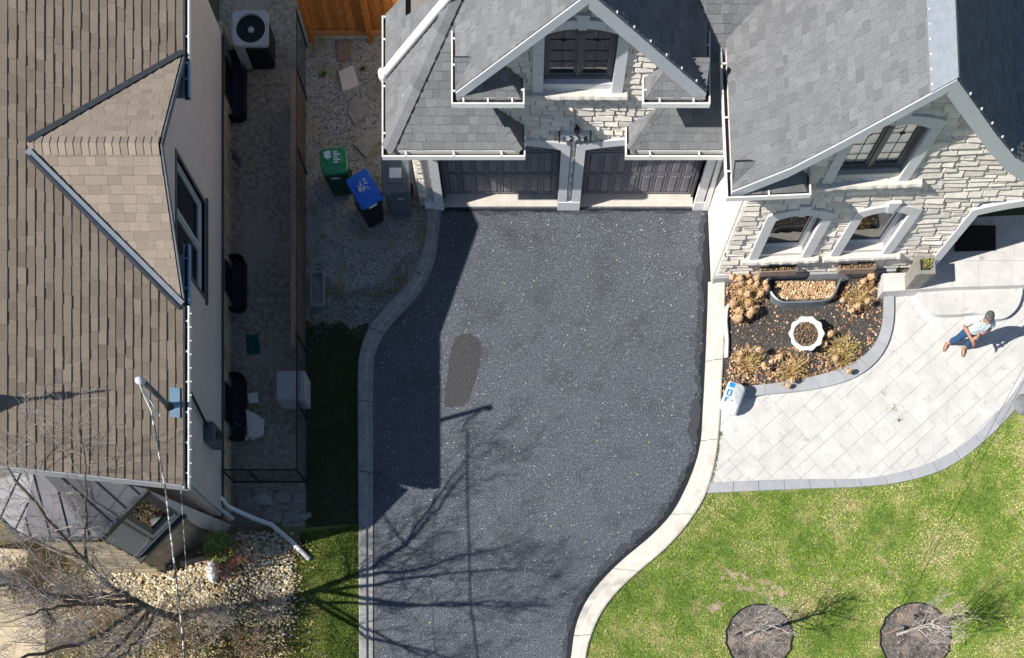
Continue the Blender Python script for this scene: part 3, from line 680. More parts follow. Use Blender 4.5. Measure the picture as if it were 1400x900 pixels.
# upper window of the garage gable
surround(SH, M1, .39, 1.68, 3.83, 5.27, .14, .2, .16, nside=3)
window(SH, M1, .39, 1.68, 3.97, 5.27, v=.08)
tp = MB(); n = 8
tp.add([M1(.39, .1, 5.27)] + [M1(.39 + 1.29 * i / n, .1, arc_z(.39 + 1.29 * i / n, 1.035, .645, 5.27, .15)) for i in range(n + 1)] + [M1(1.68, .1, 5.27)], [tuple(range(n + 3))]); tp.build('arch_infill', M_trim, SH)
b_ = MB(); b_.box(.392, 1.678, -.02, .078, 3.835, 3.969, M1); b_.build('window_sub_sill', M_trim, SH)
rough_sill(SH, M1, .08, 1.98, 3.83)
orn = MB()
for a_ in (-1.0, 0, 1.0): orn.tube([M1(1.035, -.1, 5.30), M1(1.035 + math.sin(a_) * .2, -.1, 5.30 + math.cos(a_) * .11)], .006, 4)
orn.build('fan_ornament', M_iron, SH)
# --- garage wing roofs (45 degrees)
ZE = 2.85; YE = 12.22
zr = 6.6   # gable ridge
q = 4.6
main = [(-2.70, YE, ZE), (4.02, YE, ZE), (4.02, YE + q, ZE + q), (-2.70 + q / 1.15, YE + q, ZE + q)]
# front slope in two faces: left of the gable wall and right of it
left_f = [(-2.70, YE, ZE), (0.0, YE, ZE), (-.56, 12.79, 3.42), (-.56, 13.6, 4.23), (-1.25, 13.6, 4.23), (-.3, 14.55, 5.18), (1.1, 15.97, 6.6), (1.1, YE + q, ZE + q), (-2.70 + q / 1.15, YE + q, ZE + q)]
MR = roof_face(GS, SH, 'garage_roof', left_f, (1, 0, 0), .143, .14, .26, 21)
right_f = [(2.12, YE, ZE), (4.05, YE, ZE), (4.05, 13.5, 4.13), (5.4, 14.9, 5.53), (5.4, YE + q, ZE + q), (1.1, YE + q, ZE + q), (1.1, 15.97, 6.6), (2.7, 14.4, 5.03), (3.3, 13.8, 4.43), (2.75, 12.85, 3.48)]
RR = roof_face(GS, SH, 'garage_roof', right_f, (1, 0, 0), .143, .14, .26, 22)
rr_w = [(2.12, YE, ZE), (2.12, 12.79, ZE), (2.70, 12.79, 3.43)]
roof_face(GS, SH, 'skirt_roof', rr_w, (0, 1, 0), .143, .14, .26, 23)
ll_e = [(0, YE, ZE), (0, 12.79, ZE), (-.57, 12.79, 3.42)]
roof_face(GS, SH, 'skirt_roof', ll_e, (0, 1, 0), .143, .14, .26, 24)
west_f = [(-2.70, YE, ZE), (-.97, 14.21, 4.84), (-1.79, 14.30, 3.9), (-2.25, 14.46, 3.37), (-2.25, 14.9, 3.37), (-2.70, 14.9, ZE)]
WR = roof_face(GS, SH, 'garage_roof', west_f, (0, 1, 0), .143, .14, .26, 25)
caps(GS, WR, (-2.70, YE, ZE + .01), (-2.70 + q / 1.15, YE + q, ZE + q + .01), .14, .2, 5, .05, th=.03)
caps(GS, MR, (0, YE, ZE + .01), (-.55, 12.77, 3.41), .12, .19, 6, .07)
caps(GS, RR, (2.12, YE, ZE + .01), (2.68, 12.77, 3.42), .10, .19, 7, .06)
gutter(SH, [(-2.35, 14.9, 2.82), (-2.79, 14.9, 2.82), (-2.79, 12.1, 2.82), (.06, 12.1, 2.82), (.06, 12.72, 2.82)], hang=.72)
gutter(SH, [(2.05, 12.72, 2.82), (2.05, 12.1, 2.82), (4.0, 12.1, 2.82)], hang=.85)
# soffits of the skirts
b_ = MB(); b_.box(-2.70, 0.0, 12.2, 12.78, 2.68, 2.7); b_.box(2.12, 4.1, 12.2, 12.78, 2.68, 2.7); b_.box(-2.7, -2.3, 12.78, 14.9, 2.68, 2.7); b_.build('soffit', M_fascia, SH)
# side wall under the west eave and rear body
b_ = MB(); b_.box(-2.31, -2.06, 12.76, 14.8, 0, 2.68); b_.build('side_wall', M_stone, SH)
# wide white rainwater pipe lying over the west slope
pp = [Vector((-2.72, 13.66, 2.93)), Vector((-2.5, 13.70, 3.2)), Vector((-1.5, 13.87, 4.36)), Vector((-1.2, 13.92, 4.7))]
b_ = MB(); b_.tube(pp, .075, 12); b_.build('rainwater_pipe', M_white, SH, True)
b_ = MB(); b_.lathe([(0, 3.03), (.09, 3.0), (.1, 2.9), (.08, 2.8)], -2.75, 13.66, 14); b_.build('pipe_elbow', M_white, SH, True)
# --- centre gable
def gable_profile(s): return 4.28 + (s) * 1.0
GX = 1.08
gl = [(-1.22, 12.38, 4.27), (GX, 12.38, 6.57), (GX, 17.0, 6.57), (-1.22, 13.62, 4.27)]
GL = roof_face(GS, SH, 'gable_roof', [(-1.22, 12.36, 4.3), (GX, 12.36, 6.6), (GX, 16.0, 6.6), (-1.22, 13.67, 4.3)], (0, 1, 0), .143, .14, .26, 31)
GR = roof_face(GS, SH, 'gable_roof', [(3.38, 12.36, 4.3), (GX, 12.36, 6.6), (GX, 16.0, 6.6), (3.38, 13.67, 4.3)], (0, 1, 0), .143, .14, .26, 32)
caps(GS, GL, (GX, 12.36, 6.6), (GX, 15.95, 6.6), .12, .2, 8, .08)
def rake(root, p0, p1, wid=.20, th=.05, m=None, name='rake_fascia', out=(0, -1, 0), drop=.2):
    """sloping fascia board with soffit behind: p0 low, p1 high, on the front edge of a gable roof"""
    p0, p1 = Vector(p0), Vector(p1); o = Vector(out).normalized(); d = Vector((0, 0, -drop))
    mb = MB(); a, b = p0 + o * .0, p1 + o * .0
    mb.hexa([tuple(x) for x in (a + d, b + d, b + d - o * wid, a + d - o * wid)] + [tuple(x + Vector((0, 0, -.1))) for x in (a, b, b - o * wid, a - o * wid)])
    mb.hexa([tuple(x) for x in (a + d + o * .03, b + d + o * .03, b + d + o * .002, a + d + o * .002)] + [tuple(x + Vector((0, 0, .02))) for x in (a + o * .03, b + o * .03, b + o * .002, a + o * .002)])
    return mb.build(name, m or M_fascia, root)
rake(SH, (-1.22, 12.36, 4.27), (GX, 12.36, 6.57), .42)
rake(SH, (3.38, 12.36, 4.27), (GX, 12.36, 6.57), .42, drop=.3)
# eave returns with little skirt roofs
for (xa, xb, sd, sw) in ((-1.22, -.02, 1, 41), (2.28, 3.38, -1, 42)):
    ze = 4.17
    if sd > 0:
        f1 = [(xa, 12.3, ze), (xb, 12.3, ze), (xb - .42, 12.74, ze + .46), (xa, 12.74, ze + .46)]; f2 = [(xb, 12.3, ze), (xb, 12.74, ze), (xb - .42, 12.74, ze + .46)]
    else:
        f1 = [(xa, 12.3, ze), (xb, 12.3, ze), (xb, 12.74, ze + .46), (xa + .42, 12.74, ze + .46)]; f2 = [(xa, 12.3, ze), (xa, 12.74, ze), (xa + .42, 12.74, ze + .46)]
    roof_face(GS, SH, 'skirt_roof', f1, (1, 0, 0), .143, .14, .24, sw)
    roof_face(GS, SH, 'skirt_roof', f2, (0, 1, 0), .143, .14, .24, sw + 10)
gutter(SH, [(-1.31, 13.65, 4.2), (-1.31, 12.2, 4.2), (.04, 12.2, 4.2), (.04, 12.72, 4.2)], hang=.42)
gutter(SH, [(2.22, 12.72, 4.2), (2.22, 12.2, 4.2), (3.47, 12.2, 4.2), (3.47, 13.65, 4.2)], hang=.5)
b_ = MB(); b_.box(-1.2, .0, 12.3, 12.76, 4.05, 4.07); b_.box(2.26, 3.38, 12.3, 12.76, 4.05, 4.07); b_.box(-1.2, -.9, 12.76, 14, 4.05, 4.07); b_.box(3.1, 3.38, 12.76, 14, 4.05, 4.07); b_.build('soffit', M_fascia, SH)
# little clips along the right rakes and ridge
def clips(root, p0, p1, n, nm='shingle_clip'):
    p0, p1 = Vector(p0), Vector(p1)
    for k in range(n):
        p = p0.lerp(p1, (k + .5) / n); b = MB(); b.box(p.x - .01, p.x + .012, p.y - .02, p.y + .01, p.z - .01, p.z + .02); b.build(nm, M_white, root)
clips(SH, (3.3, 12.36, 4.42), (GX, 12.36, 6.64), 7)
# downspout between garage and gabled wing
b_ = MB(); b_.hexa([(4.12, 12.62, 0.05), (4.22, 12.62, .05), (4.22, 12.7, .05), (4.12, 12.7, .05), (4.06, 12.62, 2.72), (4.16, 12.62, 2.72), (4.16, 12.7, 2.72), (4.06, 12.7, 2.72)]); b_.build('downspout', M_white, SH)
# --- gabled wing walls
UR = 2.50; RZ = 6.85
gp2 = [(0, .0), (7.9, .0), (7.9, 3.2), (6.2, 3.75), (4.45, 4.45), (UR, 6.6), (.55, 4.5), (0, 4.1)]
porch = (4.93, 7.75, -1, 2.70)
w_up = (1.55, 2.80, 3.84, 5.20); w_l1 = (.80, 1.75, 1.04, 2.55); w_l2 = (2.57, 3.50, 1.04, 2.55)
holes2 = [w_up, (w_l1[0], w_l1[1], w_l1[2], 2.66), (w_l2[0], w_l2[1], w_l2[2], 2.66), porch, (.95, 2.15, -1, .42)]
mb = MB(); wall_back(mb, M2, 0, 7.9, .0, 6.8, holes2, gp2, .25); fw_ = mb.build('front_wall', M_mortar, SH)
def gr(h, a=.1, b=.1): return (h[0] - a, h[1] + a, h[2] - b, h[3] + b)
sh2 = [gr(w_up), gr(w_l1), gr(w_l2), (4.83, 7.85, -1, 2.8)]
stone_wall(ST, fw_, M2, .02, 6.6, .30, 6.75, sh2, gp2, 12, (.14, .20), (.22, .62))
b_ = MB(); b_.box(0, .95, -.09, .02, -.02, .27, M2); b_.box(2.15, 4.1, -.09, .02, -.02, .27, M2); b_.box(.95, 2.15, -.05, .02, .0, .27, M2); b_.build('foundation_band', M_band, SH)
b_ = MB(); b_.box(-.014, .22, -.004, 5, -.02, 3.95, M2); b_.build('side_wall', M_swall, SH)
surround(SH, M2, w_up[0], w_up[1], 3.70, 5.20, .16, .20, .18)
window(SH, M2, w_up[0], w_up[1], w_up[2], w_up[3], v=.08, curtain=True, glass=M_glasst)
tp = MB(); wc = (w_up[0] + w_up[1]) / 2; hw = (w_up[1] - w_up[0]) / 2
tp.add([tuple(M2(w_up[0], .1, 5.2))] + [tuple(M2(w_up[0] + 2 * hw * i / 8, .1, arc_z(w_up[0] + 2 * hw * i / 8, wc, hw, 5.2, .17))) for i in range(9)] + [tuple(M2(w_up[1], .1, 5.2))], [tuple(range(11))]); tp.build('arch_infill', M_sill, SH)
b_ = MB(); b_.box(w_up[0] + .002, w_up[1] - .002, -.02, .078, 3.705, 3.839, M2); b_.build('window_sub_sill', M_sill, SH)
rough_sill(SH, M2, 1.25, 3.27, 3.70)
orn = MB()
for a_ in (-1.0, 0, 1.0): orn.tube([M2(wc, -.1, 5.26), M2(wc + math.sin(a_) * .2, -.1, 5.26 + math.cos(a_) * .11)], .006, 4)
orn.build('fan_ornament', M_iron, SH)
for wd, s0, s1 in ((w_l1, .45, 2.13), (w_l2, 2.24, 3.9)):
    surround(SH, M2, wd[0], wd[1], 1.04, 2.50, .16, .20, .17, deep=.14)
    window(SH, M2, wd[0], wd[1], 1.10, 2.66, v=.12, sashes=1, muntin=False, frame=M_white if 0 else M_fascia, fw=.06)
    b_ = MB(); b_.box(wd[0] + .002, wd[1] - .002, -.02, .118, 1.022, 1.099, M2); b_.build('window_sub_sill', M_sill, SH)
    rough_sill(SH, M2, s0, s1, 1.02)
# porch arch
surround(SH, M2, porch[0], porch[1], .34, 2.40, .30, .19, .18, proud=.09, key=False, nside=3, name='porch_surround', narch=7, deep=.25)
b_ = MB(); b_.box(4.7, 8.0, 1.75, 1.9, .3, 2.9, M2); b_.build('porch_back_wall', M_stone, SH)
b_ = MB(); b_.box(5.3, 6.3, 1.68, 1.74, .35, 2.4, M2); b_.build('front_door', M_door, SH)
b_ = MB(); b_.box(5.26, 7.8, .9, 1.02, 2.35, 2.5, M2); b_.build('porch_beam', M_fascia, SH)
b_ = MB(); b_.box(4.7, 8.0, .25, 1.9, 2.85, 2.9, M2); b_.build('porch_ceiling', M_wood, SH)
# --- gabled wing roof: bell-cast slopes
v0 = -.36; v1 = 6.5
def zprof(s): # s = distance from ridge
    return RZ - s * 1.08 if s < 1.33 else (RZ - 1.436 - (s - 1.33) * (1.0) if s < 2.0 else (RZ - 1.436 - .67 - (s - 2.0) * .70 if s < 2.93 else RZ - 2.757 - (s - 2.93) * .4))
seg = [0, 1.33, 2.0, 2.93, 4.6]
RL = None
for sd in (-1, 1):
    par = None
    for i in range(3 if sd < 0 else 4):
        s0, s1 = seg[i], seg[i + 1]; e = 1e-4
        P3 = [M2(UR + sd * s1, v0, zprof(s1 - e)), M2(UR + sd * s0, v0, zprof(s0 + e)), M2(UR + sd * s0, v1, zprof(s0 + e)), M2(UR + sd * s1, v1, zprof(s1 - e))]
        if i == 2: P3[3] = M2(UR + sd * s1, v1, zprof(s1 - e))
        o = roof_face(GS, SH, 'wing_roof', P3, tuple(V2), .15, .11, .24, 60 + i + (0 if sd < 0 else 7), ok=sd < 0, th=(.006, .013))
        if RL is None: RL = o
# rake boards following the profile
for sd in (-1, 1):
    for i in range(3 if sd < 0 else 4):
        s0, s1 = seg[i], seg[i + 1]; e = 1e-4
        rake(SH, M2(UR + sd * s1, v0, zprof(s1 - e) - .03), M2(UR + sd * s0, v0, zprof(s0 + e) - .03), .36, out=tuple(-V2), drop=.24 if sd < 0 else .34)
# metal ridge cap
b_ = MB()
for sd, wd_ in ((-1, .3), (1, .06)):
    b_.add([tuple(M2(UR, v0 - .02, RZ + .035)), tuple(M2(UR + sd * wd_, v0 - .02, zprof(wd_) + .03)), tuple(M2(UR + sd * wd_, v1, zprof(wd_) + .03)), tuple(M2(UR, v1, RZ + .035))], [(0, 1, 2, 3)])
b_.build('metal_ridge_cap', M_flash, SH)
for k in range(13):
    p = M2(UR - .28, v0 + .1 + k * .24, zprof(.28) + .04); b = MB(); b.blob(p.x, p.y, p.z, .018, .018, .012); b.build('ridge_screw', M_white, SH)
clips(SH, M2(UR + 2.0, v0, zprof(2.0) + .02), M2(UR + .2, v0, zprof(.2) + .02), 5)
# eave return skirt and gutters of the gabled wing
ze = 3.98
f1 = [M2(-.42, v0 - .02, ze), M2(.98, v0 - .02, ze), M2(.62, -.02, ze + .4), M2(-.42, -.02, ze + .4)]
roof_face(GS, SH, 'skirt_roof', [tuple(p) for p in f1], tuple(U2), .143, .14, .24, 71)
f2 = [M2(.98, v0 - .02, ze), M2(.98, -.02, ze), M2(.62, -.02, ze + .4)]
roof_face(GS, SH, 'skirt_roof', [tuple(p) for p in f2], tuple(V2), .143, .14, .24, 72)
gutter(SH, [M2(-.53, 2.55, 4.02), M2(-.53, -.46, 4.02), M2(1.05, -.46, 4.02), M2(1.05, -.06, 4.02)], hang=.9)
b_ = MB(); b_.box(-.42, .98, -.36, .0, 3.86, 3.88, M2); b_.box(-.42, .0, .0, 3, 3.86, 3.88, M2); b_.build('soffit', M_fascia, SH)
GS.finish(MR); ST.finish(fw_)
# ================================================================ BROWN-ROOFED HOUSE on the left
LH = thing('stucco_house', 'pale stucco house with brown shingle roof and side dormer', 'house', (-8, 10, 0))
BS = Pieces('shingle', 'far_shingles', [M_brown, M_browncap])
T = .414; EX = -6.22; EZ = 4.3; Y0, Y1 = 5.15, 16.2; XR = -11.5
def rz(x): return EZ + T * (EX - x)
DY0, DY1, DYP = 8.5, 13.03, 10.77; DZ = 5.27; DXB = EX - (DZ - EZ) / T    # dormer
pA = [(EX, Y0, EZ), (EX, DY0, EZ), (DXB, DYP, DZ), (XR, DYP, rz(XR)), (XR, Y0, rz(XR))]
pB = [(EX, DY1, EZ), (EX, Y1, EZ), (XR, Y1, rz(XR)), (XR, DYP, rz(XR)), (DXB, DYP, DZ)]
BR = roof_face(BS, LH, 'roof', pA, (0, 1, 0), .143, .17, .33, 81, th=(.008, .018))
roof_face(BS, LH, 'roof', pB, (0, 1, 0), .143, .17, .33, 82, th=(.008, .018))
mb = MB(); deck(mb, *plane3([(XR, Y0, rz(XR)), (XR, Y1, rz(XR)), (XR - 5, Y1, EZ), (XR - 5, Y0, EZ)], (0, 1, 0))); mb.build('rear_roof', M_brown, LH)
xf = -6.24
DS = roof_face(BS, LH, 'dormer_roof', [(xf, DY0, EZ), (xf - .06, DYP, DZ), (DXB, DYP, DZ)], (1, 0, 0), .143, .15, .28, 83, m=1)
roof_face(BS, LH, 'dormer_roof', [(xf, DY1, EZ), (xf - .06, DYP, DZ), (DXB, DYP, DZ)], (1, 0, 0), .143, .15, .28, 84, m=1)
caps(BS, DS, (xf - .06, DYP, DZ + .01), (DXB - .1, DYP, DZ + .01), .16, .135, 9, .06, m=1)
# valley flashings, slightly above the shingles
def valley(p0, p1, wid, m, nm, lift=.03):
    p0, p1 = Vector(p0), Vector(p1); d = (p1 - p0).normalized(); s = d.cross(Vector((0, 0, 1))).normalized(); mb = MB(); up = Vector((0, 0, lift))
    mb.hexa([tuple(x) for x in (p0 - s * wid + up, p0 + s * wid + up, p1 + s * wid + up, p1 - s * wid + up)] + [tuple(x + Vector((0, 0, .008))) for x in (p0 - s * wid + up, p0 + s * wid + up, p1 + s * wid + up, p1 - s * wid + up)]); return mb.build(nm, m, LH)
valley((EX, DY1 + .04, EZ), (DXB, DYP + .04, DZ), .05, M_dflash, 'valley_flashing')
valley((EX, DY0 - .05, EZ), (DXB, DYP - .12, DZ), .055, M_flash, 'valley_flashing')
valley((EX - .05, DY0 - .15, EZ + .02), (DXB, DYP - .22, DZ), .03, M_dflash, 'valley_flashing', .04)
BS.finish(BR)
# gutters with festoon clips
gutter(LH, [(-6.12, 8.45, 4.26), (-6.12, 5.1, 4.26)], side=-1, wid=.1, hang=.5)
gutter(LH, [(-6.12, 16.2, 4.26), (-6.12, 13.0, 4.26)], side=-1, wid=.1, hang=.75)
gutter(LH, [(-6.12, 12.95, 4.26), (-6.12, 12.3, 4.26)], side=-1, wid=.1, hang=.5, m=M_bluebox)
gutter(LH, [(-6.12, 9.6, 4.26), (-6.12, 8.5, 4.26)], side=-1, wid=.1, hang=.5, m=M_bluebox)
b_ = MB(); b_.box(-6.6, -6.2, 5.2, 9.45, 4.12, 4.14); b_.box(-6.6, -6.2, 12.35, 16.1, 4.12, 4.14); b_.build('soffit', M_fascia, LH)
b_ = MB(); b_.hexa([(-6.22, 5.13, 3.98), (-11.5, 5.13, 6.17), (-11.5, 5.16, 6.17), (-6.22, 5.16, 3.98), (-6.22, 5.13, 4.28), (-11.5, 5.13, 6.47), (-11.5, 5.16, 6.47), (-6.22, 5.16, 4.28)]); b_.build('rake_fascia', M_fascia, LH)
for k in range(13): yy = 5.3 + k * .25; b_ = MB(); b_.box(-6.13, -6.07, yy, yy + .012, 4.25, 4.275); b_.build('light_clip', M_white, LH)
# dormer front fascia
for yy in (DY0, DY1):
    b_ = MB(); a = Vector((xf + .02, yy, EZ)); b = Vector((xf - .04, DYP, DZ)); dn = Vector((0, 0, -.09)); ou = Vector((.03, 0, 0))
    b_.hexa([tuple(x) for x in (a + dn, b + dn, b + dn + ou, a + dn + ou, a, b, b + ou, a + ou)]); b_.build('rake_fascia', M_gplas, LH)
# walls: east wall polygon (Y,z) with a window
def M3(u, v, z): return Vector((-6.63 - v, u, z))
wy0, wy1 = 8.62, 10.78      # window along the wall
we = (9.80, 11.72, 1.88, 3.50)
poly3 = [(5.5, .72), (16.15, .72), (16.15, 4.3), (13.1, 4.3), (DYP, 5.2), (8.45, 4.3), (5.5, 4.3)]
# gable polygon is convex apart from the shoulders: build in two parts
mb = MB(); wall_back(mb, M3, 5.5, 16.15, .72, 4.3, [we], [(5.5, .72), (16.15, .72), (16.15, 4.3), (5.5, 4.3)], .25)
mb.add([M3(8.6, 0, 4.3), M3(13.0, 0, 4.3), M3(DYP, 0, 5.18)], [(0, 1, 2)]); mb.build('stucco_wall', M_stucco, LH)
wo = window(LH, M3, we[0], we[1], we[2], we[3], v=.06, sashes=2, muntin=False, frame=M_fascia, fw=.06)
tb = MB()
for a, b, c, d in ((we[0] - .07, we[1] + .07, we[2] - .07, we[2]), (we[0] - .07, we[1] + .07, we[3], we[3] + .07), (we[0] - .07, we[0], we[2], we[3]), (we[1], we[1] + .07, we[2], we[3])): tb.box(a, b, -.02, .05, c, d, M3)
tb.build('window_trim', M_gplas if 0 else M_frame, LH)
b_ = MB(); b_.box(we[0] - .15, we[1] + .15, -.05, .0, we[2] - .13, we[2] - .075, M3); b_.build('window_sill', M_frame, LH)
b_ = MB(); b_.box(5.49, 16.15, -.02, .2, .60, .719, M3); b_.build('base_shadow_strip', M_dflash, LH)  # dark strip painting the shadow gap under the stucco edge
b_ = MB(); b_.box(5.53, 16.5, .005, .3, -.1, .598, M3); b_.build('foundation', M_found, LH)
# south wall above bay
b_ = MB(); b_.box(-12, -6.885, 5.52, 5.7, 1.2, 4.2); b_.add([(-12, 5.52, 4.2), (-6.5, 5.52, 4.2), (-11.5, 5.52, 6.4)], [(0, 1, 2)]); b_.build('south_wall', M_stucco, LH)
b_ = MB(); b_.box(-12, -6.94, 5.56, 5.7, -.1, 1.19); b_.build('foundation', M_found, LH)
# bay
E1, E2, E3, E4, TT = Vector((-6.91, 5.09, 4.26)), Vector((-7.78, 4.2, 4.26)), Vector((-9.2, 4.2, 4.26)), Vector((-10.1, 5.09, 4.26)), Vector((-8.6, 5.3, 4.95))
def dn(p, z): return Vector((p.x, p.y, z))
bayr = None
for (a, b, c) in ((E1, E2, TT), (E2, E3, TT), (E3, E4, TT)):
    mb = MB(); mb.add([tuple(x) for x in (a, b, c)] + [tuple(x - Vector((0, 0, .06))) for x in (a, b, c)], [(0, 2, 1), (3, 4, 5), (0, 1, 4, 3), (1, 2, 5, 4), (2, 0, 3, 5)])
    o = mb.build('bay_roof', M_seam, LH); d = (b - a).normalized(); L = (b - a).length; n = (b - a).cross(c - a).normalized()
    if n.z < 0: n = -n
    s = n.cross(d).normalized()
    if s.z < 0: s = -s
    k = .17
    while k < L:
        p = a + d * k
        # ray up the slope to the edge a-c or b-c
        ca, cs = (c - a).dot(d), (c - a).dot(s)
        t = cs * k / ca if k < ca else cs * (L - k) / (L - ca)
        if ca <= 0: t = cs * (L - k) / (L - ca)
        q_ = p + s * max(.05, t); r_ = MB(); r_.tube([p + n * .012, q_ + n * .012], .014, 4); r_.build('standing_seam', M_dflash, o)
        k += .36
    f_ = MB(); o2 = Vector((d.y, -d.x, 0)) if Vector((d.y, -d.x, 0)).dot(c - a) < 0 else Vector((-d.y, d.x, 0))
    f_.hexa([tuple(x) for x in (a - Vector((0, 0, .14)), b - Vector((0, 0, .14)), b + o2 * .06 - Vector((0, 0, .14)), a + o2 * .06 - Vector((0, 0, .14)), a + Vector((0, 0, .02)), b + Vector((0, 0, .02)), b + o2 * .06 + Vector((0, 0, .02)), a + o2 * .06 + Vector((0, 0, .02)))]); f_.build('bay_fascia', M_dflash, LH)
def facet(a, b, z0, z1, m, name, hole=None, inset=.06):
    d = (b - a); L = d.length; d = d.normalized(); inn = Vector((-d.y, d.x, 0))
    if inn.dot(Vector((-9, 6, 0)) - Vector((a.x, a.y, 0))) < 0: inn = -inn
    MM = lambda u, v, z: Vector((a.x, a.y, 0)) + d * u + inn * (v + inset) + Vector((0, 0, z))
    mb = MB(); wall_back(mb, MM, 0, L, z0, z1, [hole] if hole else [], [(0, z0), (L, z0), (L, z1), (0, z1)], .12); mb.build(name, m, LH); return MM, L
MM, L = facet(E2, E1, 2.4, 4.14, M_stucco, 'bay_wall', (.56, 1.17, 2.62, 4.06), .03)
window(LH, MM, .56, 1.17, 2.62, 4.06, v=.02, sashes=1, muntin=False, glass=M_glassb, fw=.05)
for z in (2.45, 4.07): b_ = MB(); b_.box(.05, L - .05, -.03, .0, z, z + .06, MM); b_.build('bay_moulding', M_stucco, LH)
for u in (.46, 1.175): b_ = MB(); b_.box(u, u + .04, -.025, .0, 2.52, 4.06, MM); b_.build('bay_moulding', M_frame, LH)
b_ = MB(); b_.box(-.05, L + .05, -.1, .04, 2.3, 2.4, MM); b_.build('bay_ledge', M_dflash, LH)
facet(E2, E1, -.1, 2.3, M_found, 'bay_base', None, .12)
facet(E1, Vector((-6.62, 5.5, 0)), 1.45, 4.14, M_stucco, 'bay_wall', None, .0)
facet(E1 + Vector((-.1, .1, 0)), Vector((-6.66, 5.6, 0)), -.1, 1.45, M_found, 'bay_base', None, .0)
facet(E3, E2, -.1, 4.14, M_tan, 'bay_wall', None, .06); facet(E4, E3, -.1, 4.14, M_tan, 'bay_wall', None, .06)
# stone courses of the bay's front facet
MS2 = lambda u, v, z: Vector((E3.x + u, E3.y + .04 + v, z))
for r_i in range(16):
    z = -.05 + .26 * r_i; u = -.1 - (r_i % 2) * .25
    while u < 1.38:
        u2 = min(1.38, u + .48); a = max(0, u)
        if u2 - a > .06:
            b_ = MB(); b_.box(a + .006, u2 - .006, -.03 - R.uniform(0, .012), .02, z + .006, z + .254, MS2, t=R.uniform(-1, 1)); b_.build('bay_stone', M_tan, LH)
        u = u2 if u2 < 1.38 else 9
# downspouts on the wall
b_ = MB(); b_.tube([(-6.56, 6.05, 4.1), (-6.56, 5.62, 3.0), (-6.56, 5.58, .9), (-6.45, 5.5, .5)], .045, 8); b_.build('downspout', M_fascia, LH)
# utility meter and conduit
um = thing('electric_meter', 'grey electric meter box with conduit on the stucco side wall', 'meter', (-6.5, 6.9, 1.5))
b_ = MB(); b_.box(-6.6, -6.42, 6.75, 7.15, 1.35, 1.95); b_.build('meter_box', M_gplas, um)
b_ = MB(); b_.tube([(-6.42, 6.95, 1.7), (-6.34, 6.95, 1.7)], .085, 14); b_.build('meter_glass', M_glass, um)
b_ = MB(); b_.tube([(-6.55, 7.05, 1.9), (-6.57, 7.5, 3.2), (-6.57, 7.7, 3.9)], .03, 8); b_.build('conduit', M_iron, um)
# finial added out of view so that its shadow falls on the slope
fn = thing('roof_shadow_caster', 'tall pointed finial added out of view on the brown roof for its shadow', 'caster', (-10.1, 5.9, 5.9))
b_ = MB(); b_.lathe([(.5, 5.8), (.34, 6.15), (.06, 6.75), (.03, 6.8), (.025, 7.0), (.07, 7.05), (.07, 7.15), (.02, 7.2), (.02, 7.5), (0, 7.55)], -10.1, 5.9, 10); b_.build('caster_cone', M_dflash, fn)
# window wells
def well(cy_px0, cy_px1, label):
    y0 = W(316, cy_px1)[1]; y1 = W(316, cy_px0)[1]; ro = thing('window_well', label, 'window well', (-6.5, (y0 + y1) / 2, 0), 'black window wells along the stucco house')
    yc, hy = (y0 + y1) / 2, (y1 - y0) / 2; pts = []
    rr_ = rrect(-6.47, yc, .19, hy, .15, 5); k0 = [p for p in rr_ if p[0] > -6.62]; k0.sort(key=lambda p: math.atan2(p[1] - yc, p[0] + 6.7)); pts = [(-6.62, yc - hy)] + k0 + [(-6.62, yc + hy)]
    mb = MB(); vs = []
    for x, y in pts:
        dx, dy = (x + 6.4), (y - yc); l = math.hypot(dx, dy) or 1; vs += [(x, y, -.05), (x, y, .22), (x + .03 * dx / l, y + .03 * dy / l, .24), (x + .03 * dx / l, y + .03 * dy / l, -.05)]
    n = len(pts); mb.add(vs, [(i * 4 + j, (i + 1) * 4 + j, (i + 1) * 4 + j + 1, i * 4 + j + 1) for i in range(n - 1) for j in range(3)]); mb.build('well_rim', M_black, ro, False)
    mb = MB(); mb.sheet([(x, y, -.004) for x, y in pts]); mb.build('well_floor', M_wellf, ro)
    mb = MB(); mb.box(-6.63, -6.60, yc - hy * .6, yc + hy * .6, .02, .5); mb.build('cellar_window', M_glass, ro)
well(80, 166, 'black window well just below the air conditioner'); well(356, 426, 'black window well beside the tall side window'); well(516, 602, 'black window well beside the stack of pale slabs and stones')
# ================================================================ YARD THINGS
# air conditioner
ac = thing('air_conditioner', 'square air conditioner with round fan grille by the stucco wall', 'air conditioner', (-5.97, 16.2, 0))
b_ = MB(); b_.prism(rrect(-5.97, 16.2, .36, .36, .08), .05, .74); b_.build('coil_body', M_black, ac)
b_ = MB(); b_.box(-6.34, -6.12, 15.835, 15.87, .05, .74); b_.box(-6.345, -6.31, 15.84, 16.1, .05, .74); b_.build('service_panel', M_ac, ac)
b_ = MB(); op = rrect(-5.97, 16.2, .39, .39, .09, 7); n = len(op)
ci = [(-5.97 + .325 * math.cos(2 * math.pi * (k + .5) / n - 0), 16.2 + .325 * math.sin(2 * math.pi * (k + .5) / n)) for k in range(n)]
b_.add([(x, y, .73) for x, y in op] + [(x, y, .80) for x, y in op] + [(x, y, .80) for x, y in ci] + [(x, y, .70) for x, y in ci], [f for k in range(n) for f in ((k, (k + 1) % n, n + (k + 1) % n, n + k), (n + k, n + (k + 1) % n, 2 * n + (k + 1) % n, 2 * n + k), (2 * n + k, 2 * n + (k + 1) % n, 3 * n + (k + 1) % n, 3 * n + k))]); b_.build('top_cover', M_ac, ac)
b_ = MB()
